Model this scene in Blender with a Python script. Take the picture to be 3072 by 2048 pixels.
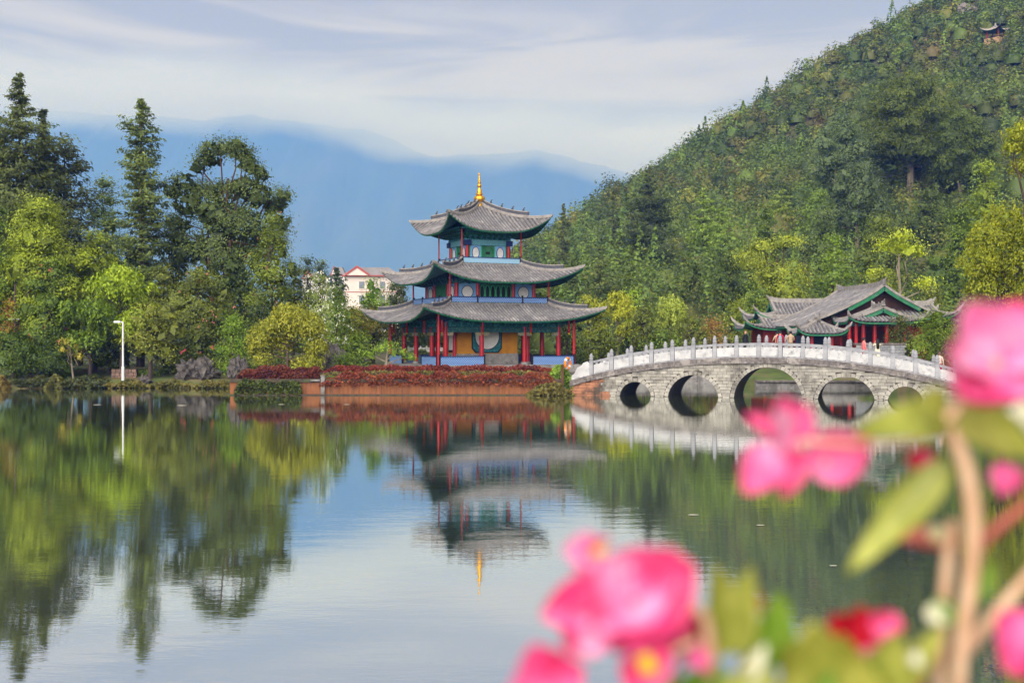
import bpy, bmesh, math, random
import numpy as np
from mathutils import Vector, Matrix
for o in list(bpy.data.objects): bpy.data.objects.remove(o)
SC = bpy.context.scene
COL = SC.collection
R = math.radians
PI = math.pi
# ---------------------------------------------------------------- camera, sky, sun, exposure
F = 3413.33            # focal length in pixels of the 3072 px photograph
CH = 3.6               # camera height above the water
HY = 1015.0            # horizon row
cam_d = bpy.data.cameras.new('camera'); cam = bpy.data.objects.new('camera', cam_d); COL.objects.link(cam)
cam_d.lens = 40; cam_d.sensor_width = 36; cam_d.clip_start = .02; cam_d.clip_end = 30000
cam.location = (0, 0, CH); cam.rotation_euler = (PI/2 - math.atan((1024-HY)/F), 0, 0)
cam_d.dof.use_dof = True; cam_d.dof.focus_distance = 85; cam_d.dof.aperture_fstop = 4.2
SC.camera = cam
W = bpy.data.worlds.new('World'); SC.world = W; W.use_nodes = True
SUN_EL, SUN_AZ = R(34), R(197)      # azimuth clockwise from +Y (north)
nt = W.node_tree; nt.nodes.clear()
def nd(t, typ, **k):
    n = t.nodes.new(typ)
    for a, b in k.items(): setattr(n, a, b)
    return n
out = nd(nt, 'ShaderNodeOutputWorld'); bg = nd(nt, 'ShaderNodeBackground'); bg.inputs[1].default_value = .1
sky = nd(nt, 'ShaderNodeTexSky', sky_type='NISHITA'); sky.sun_disc = False
sky.sun_elevation = SUN_EL; sky.sun_rotation = SUN_AZ; sky.air_density = 1; sky.dust_density = 2
tc = nd(nt, 'ShaderNodeTexCoord')
mp = nd(nt, 'ShaderNodeMapping'); mp.inputs['Rotation'].default_value = (R(5), R(10), 0); mp.inputs['Scale'].default_value = (2.4, 2.4, 22)
nz = nd(nt, 'ShaderNodeTexNoise'); nz.inputs['Scale'].default_value = 1.25; nz.inputs['Detail'].default_value = 7; nz.inputs['Roughness'].default_value = .52; nz.inputs['Distortion'].default_value = .7
rp = nd(nt, 'ShaderNodeValToRGB'); rp.color_ramp.interpolation = 'EASE'
e = rp.color_ramp.elements
e[0].position = .4; e[0].color = (2.2, 2.05, 1.72, 1); e[1].position = .62; e[1].color = (3.6, 3.35, 2.95, 1)
mx = nd(nt, 'ShaderNodeMix', data_type='RGBA'); mx.inputs[0].default_value = .93
nt.links.new(tc.outputs['Generated'], mp.inputs[0]); nt.links.new(mp.outputs[0], nz.inputs[0]); nt.links.new(nz.outputs[0], rp.inputs[0])
nt.links.new(sky.outputs[0], mx.inputs[6]); nt.links.new(rp.outputs[0], mx.inputs[7]); nt.links.new(mx.outputs[2], bg.inputs[0]); nt.links.new(bg.outputs[0], out.inputs[0])
sd = bpy.data.lights.new('sun', 'SUN'); sd.energy = 3.1; sd.angle = R(75); sd.color = (1, .97, .97)
so = bpy.data.objects.new('sun', sd); COL.objects.link(so)
sv = Vector((math.sin(SUN_AZ)*math.cos(SUN_EL), math.cos(SUN_AZ)*math.cos(SUN_EL), math.sin(SUN_EL)))
so.rotation_euler = sv.to_track_quat('Z', 'Y').to_euler(); so.location = (-20, -30, 60)
vs = SC.view_settings; vs.view_transform = 'Standard'; vs.look = 'None'; vs.exposure = .85; vs.gamma = 1; vs.use_curve_mapping = False
SC.render.engine = 'CYCLES'; cy = SC.cycles
cy.max_bounces = 14; cy.diffuse_bounces = 4; cy.glossy_bounces = 3; cy.transmission_bounces = 3; cy.volume_bounces = 12; cy.transparent_max_bounces = 8
cy.caustics_reflective = False; cy.caustics_refractive = False; cy.use_denoising = True; cy.sample_clamp_indirect = 6

# ---------------------------------------------------------------- helpers
def P(px, py, D): return Vector(((px-1536)/F*D, D, CH-(py-HY)/F*D))
def X(px, D): return (px-1536)/F*D
def Z(py, D): return CH-(py-HY)/F*D
def lin(c):
    return tuple((v/255/12.92 if v/255 <= .04045 else ((v/255+.055)/1.055)**2.4) for v in c)
MATS = {}
def mat(name, c1, c2=None, scale=3., rough=.75, bump=0., bscale=None, metal=0., spec=.3, stretch=(1, 1, 1), c3=None, s3=.4, t3=(.5, .62), jit=0., contrast=.15, sheen=0):
    """noise between two sRGB colours, large stains of a third, optional fine relief"""
    if name in MATS: return MATS[name]
    m = bpy.data.materials.new(name); m.use_nodes = True; t = m.node_tree; b = t.nodes['Principled BSDF']; L = t.links.new
    b.inputs['Roughness'].default_value = rough; b.inputs['Metallic'].default_value = metal; b.inputs['Specular IOR Level'].default_value = spec
    c1 = lin(c1)+(1,); c2 = (lin(c2)+(1,)) if c2 else tuple(v*.8 for v in c1[:3])+(1,)
    co = nd(t, 'ShaderNodeTexCoord'); mp = nd(t, 'ShaderNodeMapping'); mp.inputs['Scale'].default_value = stretch
    L(co.outputs['Object'], mp.inputs[0])
    n = nd(t, 'ShaderNodeTexNoise'); n.inputs['Scale'].default_value = scale; n.inputs['Detail'].default_value = 7; n.inputs['Roughness'].default_value = .62
    L(mp.outputs[0], n.inputs[0])
    r = nd(t, 'ShaderNodeValToRGB'); q = r.color_ramp.elements; q[0].position = .5-contrast; q[1].position = .5+contrast; q[0].color = c1; q[1].color = c2
    L(n.outputs[0], r.inputs[0]); c = r.outputs[0]
    if c3:
        n3 = nd(t, 'ShaderNodeTexNoise'); n3.inputs['Scale'].default_value = s3; n3.inputs['Detail'].default_value = 6; n3.inputs['Roughness'].default_value = .65
        L(mp.outputs[0], n3.inputs[0])
        mr = nd(t, 'ShaderNodeMapRange'); mr.inputs[1].default_value, mr.inputs[2].default_value = t3; L(n3.outputs[0], mr.inputs[0])
        x = nd(t, 'ShaderNodeMix', data_type='RGBA'); x.inputs[7].default_value = lin(c3)+(1,)
        L(mr.outputs[0], x.inputs[0]); L(c, x.inputs[6]); c = x.outputs[2]
    if jit:
        oi = nd(t, 'ShaderNodeObjectInfo'); hs = nd(t, 'ShaderNodeHueSaturation'); mr = nd(t, 'ShaderNodeMapRange')
        mr.inputs[3].default_value = 1-jit; mr.inputs[4].default_value = 1+jit
        L(oi.outputs['Random'], mr.inputs[0]); L(mr.outputs[0], hs.inputs['Value']); L(c, hs.inputs['Color']); c = hs.outputs[0]
    L(c, b.inputs['Base Color'])
    if bump:
        n2 = nd(t, 'ShaderNodeTexNoise'); n2.inputs['Scale'].default_value = bscale or scale*4; n2.inputs['Detail'].default_value = 5
        L(mp.outputs[0], n2.inputs[0]); bp = nd(t, 'ShaderNodeBump'); bp.inputs['Strength'].default_value = bump; bp.inputs['Distance'].default_value = .05
        L(n2.outputs[0], bp.inputs['Height']); L(bp.outputs[0], b.inputs['Normal'])
    MATS[name] = m; return m
def leafmat(name, trans=.3, rough=.55, spec=.35):
    if name in MATS: return MATS[name]
    m = bpy.data.materials.new(name); m.use_nodes = True; t = m.node_tree; b = t.nodes['Principled BSDF']; L = t.links.new
    a = nd(t, 'ShaderNodeAttribute', attribute_name='tint'); b.inputs['Roughness'].default_value = rough; b.inputs['Specular IOR Level'].default_value = spec
    L(a.outputs['Color'], b.inputs['Base Color'])
    tr = nd(t, 'ShaderNodeBsdfTranslucent'); L(a.outputs['Color'], tr.inputs['Color'])
    ms = nd(t, 'ShaderNodeMixShader'); ms.inputs[0].default_value = trans
    o = t.nodes['Material Output']; L(b.outputs[0], ms.inputs[1]); L(tr.outputs[0], ms.inputs[2]); L(ms.outputs[0], o.inputs[0])
    MATS[name] = m; return m

class MB:
    def __init__(s): s.v = []; s.f = []
    def add(s, vs, fs):
        n = len(s.v); s.v += [tuple(p) for p in vs]; s.f += [tuple(i+n for i in f) for f in fs]; return s
    def hexa(s, p):   # 4 bottom, 4 top (both counter-clockwise)
        return s.add(p, [(3, 2, 1, 0), (4, 5, 6, 7), (0, 1, 5, 4), (1, 2, 6, 5), (2, 3, 7, 6), (3, 0, 4, 7)])
    def box(s, c, d, rz=0, top=1.):
        x, y, z = d[0]/2, d[1]/2, d[2]/2; q = []
        for zz, k in ((-z, 1), (z, top)):
            for a, b in ((-x, -y), (x, -y), (x, y), (-x, y)):
                a *= k; b *= k
                q.append((c[0]+a*math.cos(rz)-b*math.sin(rz), c[1]+a*math.sin(rz)+b*math.cos(rz), c[2]+zz))
        return s.hexa(q)
    def tube(s, pts, rad, n=8, caps=True):
        pts = [Vector(p) for p in pts]; rad = rad if hasattr(rad, '__len__') else [rad]*len(pts); vs = []; fs = []
        for i, p in enumerate(pts):
            t = (pts[min(i+1, len(pts)-1)]-pts[max(i-1, 0)]).normalized()
            u = t.cross(Vector((0, 0, 1)) if abs(t.z) < .9 else Vector((1, 0, 0))).normalized(); w = t.cross(u)
            for k in range(n):
                a = 2*PI*k/n; vs.append(p+(u*math.cos(a)+w*math.sin(a))*rad[i])
        for i in range(len(pts)-1):
            for k in range(n): fs.append((i*n+k, i*n+(k+1) % n, (i+1)*n+(k+1) % n, (i+1)*n+k))
        if caps: fs += [tuple(range(n-1, -1, -1)), tuple((len(pts)-1)*n+k for k in range(n))]
        return s.add(vs, fs)
    def lathe(s, prof, n=12, c=(0, 0, 0), lob=0, nl=0):
        vs = []; fs = []
        for r, z in prof:
            for k in range(n):
                a = 2*PI*k/n; rr = r*(1+lob*math.cos(nl*a)) if nl else r
                vs.append((c[0]+rr*math.cos(a), c[1]+rr*math.sin(a), c[2]+z))
        for i in range(len(prof)-1):
            for k in range(n): fs.append((i*n+k, i*n+(k+1) % n, (i+1)*n+(k+1) % n, (i+1)*n+k))
        fs += [tuple(range(n-1, -1, -1)), tuple((len(prof)-1)*n+k for k in range(n))]
        return s.add(vs, fs)
    def sweep(s, pts, prof, close=True, scale=None):
        pts = [Vector(p) for p in pts]; vs = []; fs = []; n = len(prof)
        for i, p in enumerate(pts):
            t = (pts[min(i+1, len(pts)-1)]-pts[max(i-1, 0)]).normalized()
            sd = t.cross(Vector((0, 0, 1))).normalized(); u = sd.cross(t); k = scale[i] if scale else 1
            for a, b in prof: vs.append(p+sd*a*k+u*b*k)
        for i in range(len(pts)-1):
            for k in range(n if close else n-1): fs.append((i*n+k, i*n+(k+1) % n, (i+1)*n+(k+1) % n, (i+1)*n+k))
        if close: fs += [tuple(range(n-1, -1, -1)), tuple((len(pts)-1)*n+k for k in range(n))]
        return s.add(vs, fs)
    def grid(s, fn, nu, nv):
        vs = [fn(i/nu, j/nv) for j in range(nv+1) for i in range(nu+1)]
        fs = [(j*(nu+1)+i, j*(nu+1)+i+1, (j+1)*(nu+1)+i+1, (j+1)*(nu+1)+i) for j in range(nv) for i in range(nu)]
        return s.add(vs, fs)
    def prism(s, poly, y0, y1):   # polygon in x,z extruded along y
        n = len(poly); vs = [(x, y0, z) for x, z in poly]+[(x, y1, z) for x, z in poly]
        return s.add(vs, [tuple(range(n)), tuple(range(2*n-1, n-1, -1))]+[(i, i+n, (i+1) % n+n, (i+1) % n) for i in range(n)])
    def mesh(s, name, m, smooth=False):
        me = bpy.data.meshes.new(name); me.from_pydata(s.v, [], s.f); me.materials.append(m)
        bm = bmesh.new(); bm.from_mesh(me); bmesh.ops.recalc_face_normals(bm, faces=bm.faces); bm.to_mesh(me); bm.free()
        if smooth:
            me.polygons.foreach_set('use_smooth', [True]*len(me.polygons))
            try: me.set_sharp_from_angle(angle=R(40))
            except Exception: pass
        return me
    def build(s, name, m, parent=None, smooth=False): return put(name, s.mesh(name, m, smooth), parent)
def put(name, me, parent=None, loc=None, rz=None, kind=None):
    o = bpy.data.objects.new(name, me); COL.objects.link(o)
    if parent: o.parent = parent
    if loc is not None: o.location = loc
    if rz is not None: o.rotation_euler = (0, 0, rz)
    if kind: o['kind'] = kind
    return o
def tag(o, label=None, cat=None, group=None, kind=None):
    if label: o['label'] = label
    if cat: o['category'] = cat
    if group: o['group'] = group
    if kind: o['kind'] = kind
    return o
def empty(name, loc, rz=0, label=None, cat=None, group=None):
    o = bpy.data.objects.new(name, None); COL.objects.link(o); o.location = loc; o.rotation_euler = (0, 0, rz); o.empty_display_size = .3
    return tag(o, label, cat, group)
def np_mesh(name, co, quads, tint, m, smooth=False):
    me = bpy.data.meshes.new(name); n = len(co); k = len(quads)
    me.vertices.add(n); me.vertices.foreach_set('co', np.asarray(co, np.float32).ravel())
    me.loops.add(k*4); me.loops.foreach_set('vertex_index', np.asarray(quads, np.int32).ravel())
    me.polygons.add(k); me.polygons.foreach_set('loop_start', np.arange(k, dtype=np.int32)*4); me.polygons.foreach_set('loop_total', np.full(k, 4, np.int32))
    if tint is not None:
        a = me.attributes.new('tint', 'FLOAT_COLOR', 'POINT'); a.data.foreach_set('color', np.concatenate([tint, np.ones((n, 1))], 1).astype(np.float32).ravel())
    me.materials.append(m); me.update(); me.validate(); return me

# ---------------------------------------------------------------- foliage
def unit(a): return a/np.maximum(np.linalg.norm(a, axis=1, keepdims=True), 1e-9)
def leaf_mesh(name, pts, nrm, size, tint, rng, aspect=.55, along=None, m=None):
    """one folded four-cornered leaf per point"""
    n = len(pts); nrm = unit(nrm)
    t = along if along is not None else rng.normal(size=(n, 3))
    t = unit(t-nrm*np.sum(t*nrm, 1, keepdims=True)); b = np.cross(nrm, t); s = size[:, None]*.5
    co = np.stack([pts-t*s, pts+b*s*aspect+nrm*s*.18, pts+t*s, pts-b*s*aspect+nrm*s*.18], 1).reshape(-1, 3)
    return np_mesh(name, co, np.arange(n*4).reshape(-1, 4), np.repeat(tint, 4, axis=0), m or leafmat('foliage'))
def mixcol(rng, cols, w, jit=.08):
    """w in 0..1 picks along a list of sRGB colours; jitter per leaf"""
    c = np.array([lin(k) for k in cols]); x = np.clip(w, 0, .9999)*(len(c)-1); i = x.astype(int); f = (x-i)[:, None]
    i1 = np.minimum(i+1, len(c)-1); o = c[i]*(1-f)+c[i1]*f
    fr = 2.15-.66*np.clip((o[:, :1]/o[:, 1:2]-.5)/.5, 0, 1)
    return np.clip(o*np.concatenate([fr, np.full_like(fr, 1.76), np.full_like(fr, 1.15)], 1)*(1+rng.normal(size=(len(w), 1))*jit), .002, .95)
def crown_pts(rng, blobs, dens, clump_r, per, flat=.7, low=-.35):
    PT, NR, WT = [], [], []
    for bx, by, bz, rx, ry, rz in blobs:
        area = 4*PI*((((rx*ry)**1.6+(rx*rz)**1.6+(ry*rz)**1.6)/3)**(1/1.6)); k = max(5, int(area*dens))
        d = unit(rng.normal(size=(k, 3))); d = d[d[:, 2] > low]; k = len(d)
        c = np.array([bx, by, bz])+d*np.array([rx, ry, rz])*rng.uniform(.66, 1.05, (k, 1))
        q = np.repeat(c, per, 0)+rng.normal(size=(k*per, 3))*clump_r*np.array([1, 1, flat])
        PT.append(q); NR.append(np.repeat(d, per, 0)*.75+np.array([0, 0, .3])+rng.normal(size=(k*per, 3))*.26)
        WT.append(np.repeat(rng.uniform(size=k), per)*.75+rng.uniform(size=k*per)*.25)
        k = int(max(14, area*1.1)); d = unit(rng.normal(size=(k, 3)))      # inner foliage that closes the crown
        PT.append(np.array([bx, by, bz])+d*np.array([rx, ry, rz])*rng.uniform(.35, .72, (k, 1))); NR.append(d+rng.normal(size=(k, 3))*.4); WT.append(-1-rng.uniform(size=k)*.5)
    return np.concatenate(PT), np.concatenate(NR), np.concatenate(WT)
BARK = mat('bark', (92, 78, 66), (62, 52, 46), 4, .9, .5, 14, stretch=(1, 1, .25))
BARKP = mat('pale_bark', (150, 138, 120), (110, 98, 84), 3, .85, .3, 12, stretch=(1, 1, .3))
BARKR = mat('red_bark', (96, 66, 54), (66, 48, 42), 3, .9, .4, 12, stretch=(1, 1, .3))
TREES = []
def tree_root(name, label, cat, px, D, z0, group=None):
    o = empty(name, (X(px, D), D, z0), 0, label, cat, group); TREES.append(o); return o
def limbs(rng, H, r0, ends, lean=(0, 0), fork=.35):
    m = MB(); top = Vector((lean[0], lean[1], H*.82)); ph = rng.uniform(0, 6)
    axis = [Vector((top.x*t+math.sin(t*5+ph)*r0*.5*t, top.y*t, top.z*t)) for t in np.linspace(0, 1, 7)]
    m.tube([axis[0]+Vector((0, 0, -.3))]+axis, [r0*1.35]+[r0*(1-.8*t) for t in np.linspace(0, 1, 7)], 7)
    for e in ends:
        e = Vector(e); t = min(.95, max(fork, (e.z/max(H, .1))*.74)); i = min(5, int(t*6)); b = axis[i].lerp(axis[i+1], t*6-i)
        k1 = Vector(rng.normal(size=3))*.035*H; m1 = b.lerp(e, .35)+k1; mid = b.lerp(e, .7)-k1*.6+Vector((0, 0, .02*H)); rr = r0*(1-.8*t)*.62
        m.tube([b, m1, mid, e], [rr, rr*.75, rr*.5, rr*.2], 5, False)
    return m
def round_tree(name, label, cat, px, top, D, hw, z0, cols, seed, cb=.25, leaf=.3, dens=1.75, per=46, clump=.35, bark=BARK, nb=9, group=None, lean=0., m=None, blobs=None, flat=.7, fl=None, aspect=.55):
    """crown of overlapping leaf clumps in an uneven envelope; hw = half width in photo pixels"""
    rng = np.random.default_rng(seed); H = Z(top, D)-z0; w = hw*D/F; o = tree_root(name, label, cat, px, D, z0, group)
    zb = H*cb; bl = []
    if blobs is None:
        k = 0
        hh = (H-zb)
        bl.append((0, 0, zb+hh*.5, w*.62, w*.6, hh*.42))
        for i in range(nb):
            a = 2.4*i+rng.uniform(-.5, .5); f = (i+.6)/nb; zz = zb+hh*(.14+.72*f); env = math.sin(PI*min(1, .18+.74*f))**.7
            rr = min(w, hh*.6)*rng.uniform(.3, .5)*(1.1-.35*f); d = max(0, w*env-rr*.9)
            bl.append((lean*f*w+d*math.cos(a), d*math.sin(a)*.9, min(zz, H-rr*.75), rr, rr, rr*.78))
        bl.append((lean*w, 0, H-w*.3, w*.36, w*.36, w*.3))
    else: bl = blobs(w, H, zb, rng)
    p, n, wt = crown_pts(rng, bl, dens, clump, per, flat)
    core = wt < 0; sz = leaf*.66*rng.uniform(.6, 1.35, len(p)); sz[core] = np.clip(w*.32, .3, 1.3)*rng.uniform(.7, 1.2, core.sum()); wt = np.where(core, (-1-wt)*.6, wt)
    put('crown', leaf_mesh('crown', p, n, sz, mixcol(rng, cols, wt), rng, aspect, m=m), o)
    ends = [(b[0]*.85, b[1]*.85, b[2]) for b in bl[1:]]
    limbs(rng, H, max(.07, w*.055+H*.008), ends, (lean*w*.6, 0)).build('trunk', bark, o, True)
    if fl:
        col, cnt, fs = fl; idx = rng.choice(len(p), cnt, replace=False); q = np.repeat(p[idx], 5, 0)+n[np.repeat(idx, 5)]*.12+rng.normal(size=(cnt*5, 3))*fs*.6
        put('blossoms', leaf_mesh('blossoms', q, rng.normal(size=q.shape)+np.array([0, -.6, .4]), np.full(len(q), fs)*rng.uniform(.7, 1.3, len(q)), mixcol(rng, [col, tuple(min(255, v+30) for v in col)], rng.uniform(size=len(q))), rng, .9), o)
    return o
def spire_tree(name, label, px, top, D, prof, z0, cols, seed, leaf=.3, whorl=.55, droop=.25, ragged=.3, bark=BARK, group=None, cat='conifer', per=6, side=None, dens=1.):
    """conifer: whorls of drooping branches; prof = [(height fraction, half width px)]"""
    rng = np.random.default_rng(seed); H = Z(top, D)-z0; o = tree_root(name, label, cat, px, D, z0, group); PT = []; NR = []; WT = []; AL = []
    hs = [p[0] for p in prof]; ws = [p[1]*D/F for p in prof]; z = H*hs[0]; m = MB()
    r0 = .1+H*.012; m.tube([(0, 0, -.3)]+[(math.sin(t*9+seed)*.08, 0, H*t) for t in np.linspace(0, 1, 8)], [r0*1.2]+[r0*(1-.93*t) for t in np.linspace(0, 1, 8)], 7)
    while z < H:
        w = np.interp(z/H, hs, ws); k = max(5, int((7+w*3.4)*dens))
        for i in range(k):
            a = rng.uniform(0, 2*PI); L = w*rng.uniform(1-ragged*1.1, 1+ragged*.75)*(1+.3*math.sin(a*2+z*.7+seed)+.2*math.sin(z*1.9+seed*3+a))*1.2; zz = z+rng.uniform(-.5, .5)*whorl
            s = max(3, int(L/.2)); t = rng.uniform(.04, 1, s)**.7; q = np.repeat(t, per)
            pos = np.stack([np.cos(a)*q*L, np.sin(a)*q*L, zz-droop*L*q**1.6+.3*L*q**3], 1); nn = len(pos)
            wid = (.1+.16*L*(1-q*.6))[:, None]
            pos = pos+rng.normal(size=(nn, 3))*wid*np.array([1, 1, .38])
            PT.append(pos); NR.append(rng.normal(size=(nn, 3))*.55+np.array([np.cos(a)*.45, np.sin(a)*.45, .7])); AL.append(np.tile([np.cos(a), np.sin(a), -.3], (nn, 1))+rng.normal(size=(nn, 3))*.5)
            WT.append(np.full(nn, rng.uniform()*.7)+rng.uniform(size=nn)*.3)
            if w > .8 and i % 2 == 0: m.tube([(0, 0, zz), (math.cos(a)*L*.7, math.sin(a)*L*.7, zz-droop*L*.55)], [.05+.01*w, .015], 4, False)
        z += whorl*rng.uniform(.75, 1.3)*(.45+.55*min(1, w))
    p = np.concatenate(PT)
    put('crown', leaf_mesh('crown', p, np.concatenate(NR), leaf*rng.uniform(.6, 1.3, len(p)), mixcol(rng, cols, np.concatenate(WT)), rng, .42, np.concatenate(AL)), o)
    m.build('trunk', bark, o, True); return o
def hanging_tree(name, label, cat, px, top, D, hw, z0, cols, seed, cb=.1, leaf=.24, strands=420, bark=BARKP, group=None, drop=.55, lean=0., heads=None):
    """willow-like: arching limbs with hanging leafy strands; heads = [(px, py, radius px, depth m)]"""
    rng = np.random.default_rng(seed); H = Z(top, D)-z0; w = hw*D/F; o = tree_root(name, label, cat, px, D, z0, group); PT, NR, WT, AL, SZ = [], [], [], [], []
    if heads: hd = [(X(a, D)-X(px, D), dd, Z(b, D)-z0, r*D/F) for a, b, r, dd in heads]
    else: hd = [(rng.uniform(-.62, .62)*w, rng.uniform(-.5, .5)*w, rng.uniform(.4, .86)*H, rng.uniform(.26, .42)*w) for _ in range(11)]+[(0, 0, H-.42*w, .42*w)]
    vol = np.array([h[3]**2 for h in hd]); vol /= vol.sum()
    for i in range(strands):
        j = rng.choice(len(hd), p=vol); h = hd[j]; d = rng.normal(size=3); d /= np.linalg.norm(d); d[2] = d[2]*.8+.25
        s = np.array(h[:3])+d*h[3]*np.array([1, 1, .85])*rng.uniform(.75, 1.05)
        L = min(rng.uniform(.3, 1)*drop*h[3]*2.2, s[2]-H*cb); L = max(L, .25); k = max(6, int(L/leaf*4.2)); t = rng.uniform(size=k)
        q = s+np.stack([d[0]*.4*L*np.sqrt(t), d[1]*.4*L*np.sqrt(t), -L*t**1.4+.15*L*np.sin(t*3)], 1)+rng.normal(size=(k, 3))*.1
        PT.append(q); NR.append(rng.normal(size=(k, 3))*.6+np.array([d[0], d[1], .45])); AL.append(np.tile([d[0]*.6, d[1]*.6, -.8], (k, 1))+rng.normal(size=(k, 3))*.6)
        WT.append(np.full(k, rng.uniform()*.65)+rng.uniform(size=k)*.35); SZ.append(leaf*rng.uniform(.6, 1.3, k))
    for h in hd:
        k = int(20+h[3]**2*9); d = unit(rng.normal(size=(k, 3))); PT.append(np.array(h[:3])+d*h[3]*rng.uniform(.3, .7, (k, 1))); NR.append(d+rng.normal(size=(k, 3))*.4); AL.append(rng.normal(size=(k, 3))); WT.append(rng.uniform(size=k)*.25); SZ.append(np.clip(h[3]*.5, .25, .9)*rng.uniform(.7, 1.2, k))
    p = np.concatenate(PT)
    put('crown', leaf_mesh('crown', p, np.concatenate(NR), np.concatenate(SZ), mixcol(rng, cols, np.concatenate(WT)), rng, .42, np.concatenate(AL)), o)
    limbs(rng, H*.9, max(.09, H*.022), [(h[0]*.9, h[1]*.9, h[2]) for h in hd], (lean*w, 0), .3).build('trunk', bark, o, True); return o
# ---------------------------------------------------------------- terrain, water, hill, mountain
def sstep(a, b, x):
    t = np.clip((x-a)/(b-a), 0, 1); return t*t*(3-2*t)
WD = 72.3       # distance of the terrace wall
def hill_z(x, y):
    x = np.asarray(x, float); y = np.asarray(y, float)
    zr = np.where(x > 0, 23.5+.66*x, 23.5*np.maximum(0, 1+x/45)**1.5); yr = 330+.39*np.maximum(x, 0); yf = 112-.0*x
    t = np.clip((y-yf)/(yr-yf), 0, 1); z = zr*(.75*t**1.05+.25*t**2.2)
    back = np.clip((y-yr)/260, 0, 1); z = z*(1-.8*back*back)
    und = (np.sin(x*.045+1.3)*np.cos(y*.038+.4)*3+np.sin(x*.11+y*.07)*1.2)*sstep(.08, .35, t)*(1-sstep(.8, 1, t)*.6)*np.clip(zr/40, 0, 1)
    return np.maximum(z+und, -.4)+.6
def shore(x):
    """distance of the lake's far edge at x (broken by the terrace, whose wall stands in the water)"""
    x = np.asarray(x, float)
    s = 82.2+np.sin(x*.35)*.4+np.sin(x*.9+1)*.25-2.5*sstep(-30, -40, x)
    s = np.where((x > -18.2) & (x < 3.9), 73.2, s); s = np.where(x >= 3.9, 91.5-8.5*sstep(16.5, 18.5, x)+np.sin(x*.4)*.3, s)
    return np.where(x > 25.8, 60, s)
def ground_z(x, y):
    x = np.asarray(x, float); y = np.asarray(y, float); d = y-shore(x)
    base = np.where(d < 0, -1.6, -.1+.75*sstep(0, 2.2, d)+.5*sstep(2, 9, d))
    terr = (x > -18) & (x < 3.8) & (y > 73.1); base = np.where(terr, 1.2, base)
    return np.where(y > 108, np.maximum(base, np.minimum(hill_z(x, y), 60)-.6*(1-sstep(108, 116, y))), base)
def gz(px, D): return float(ground_z(X(px, D), D))
def sheet(name, xs, ys, fn, m, kind='structure'):
    gx, gy = np.meshgrid(xs, ys); z = fn(gx, gy); co = np.stack([gx, gy, z], -1).reshape(-1, 3); n, k = len(xs), len(ys)
    i = np.arange(n-1)[None]+np.arange(k-1)[:, None]*n; i = i.ravel()
    me = np_mesh(name, co, np.stack([i, i+1, i+n+1, i+n], 1), None, m); me.polygons.foreach_set('use_smooth', [True]*len(me.polygons)); return put(name, me, kind=kind)
EARTH = mat('lawn_and_earth', (96, 112, 52), (74, 84, 44), .8, .95, .5, 12, c3=(120, 102, 74), s3=.25, t3=(.48, .6))
FOREST = mat('forest_floor', (52, 60, 30), (66, 68, 38), .15, .95, .6, 1.2, c3=(84, 78, 50), s3=.05)
sheet('ground', np.arange(-95, 95.1, .6), np.arange(58, 122, .6), lambda x, y: ground_z(x, y), EARTH)
sheet('hill', np.arange(-75, 430, 5), np.arange(116, 640, 5), lambda x, y: hill_z(x, y)-.25, FOREST)
sheet('plain', np.concatenate([np.arange(-12800, -400, 400), np.arange(-400, 400, 100), np.arange(400, 12801, 400)]), np.concatenate([np.arange(118, 600, 60), np.arange(600, 9301, 300)]), lambda x, y: np.where(y < 119, -1, .4+.8*sstep(120, 300, y)), FOREST)
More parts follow.
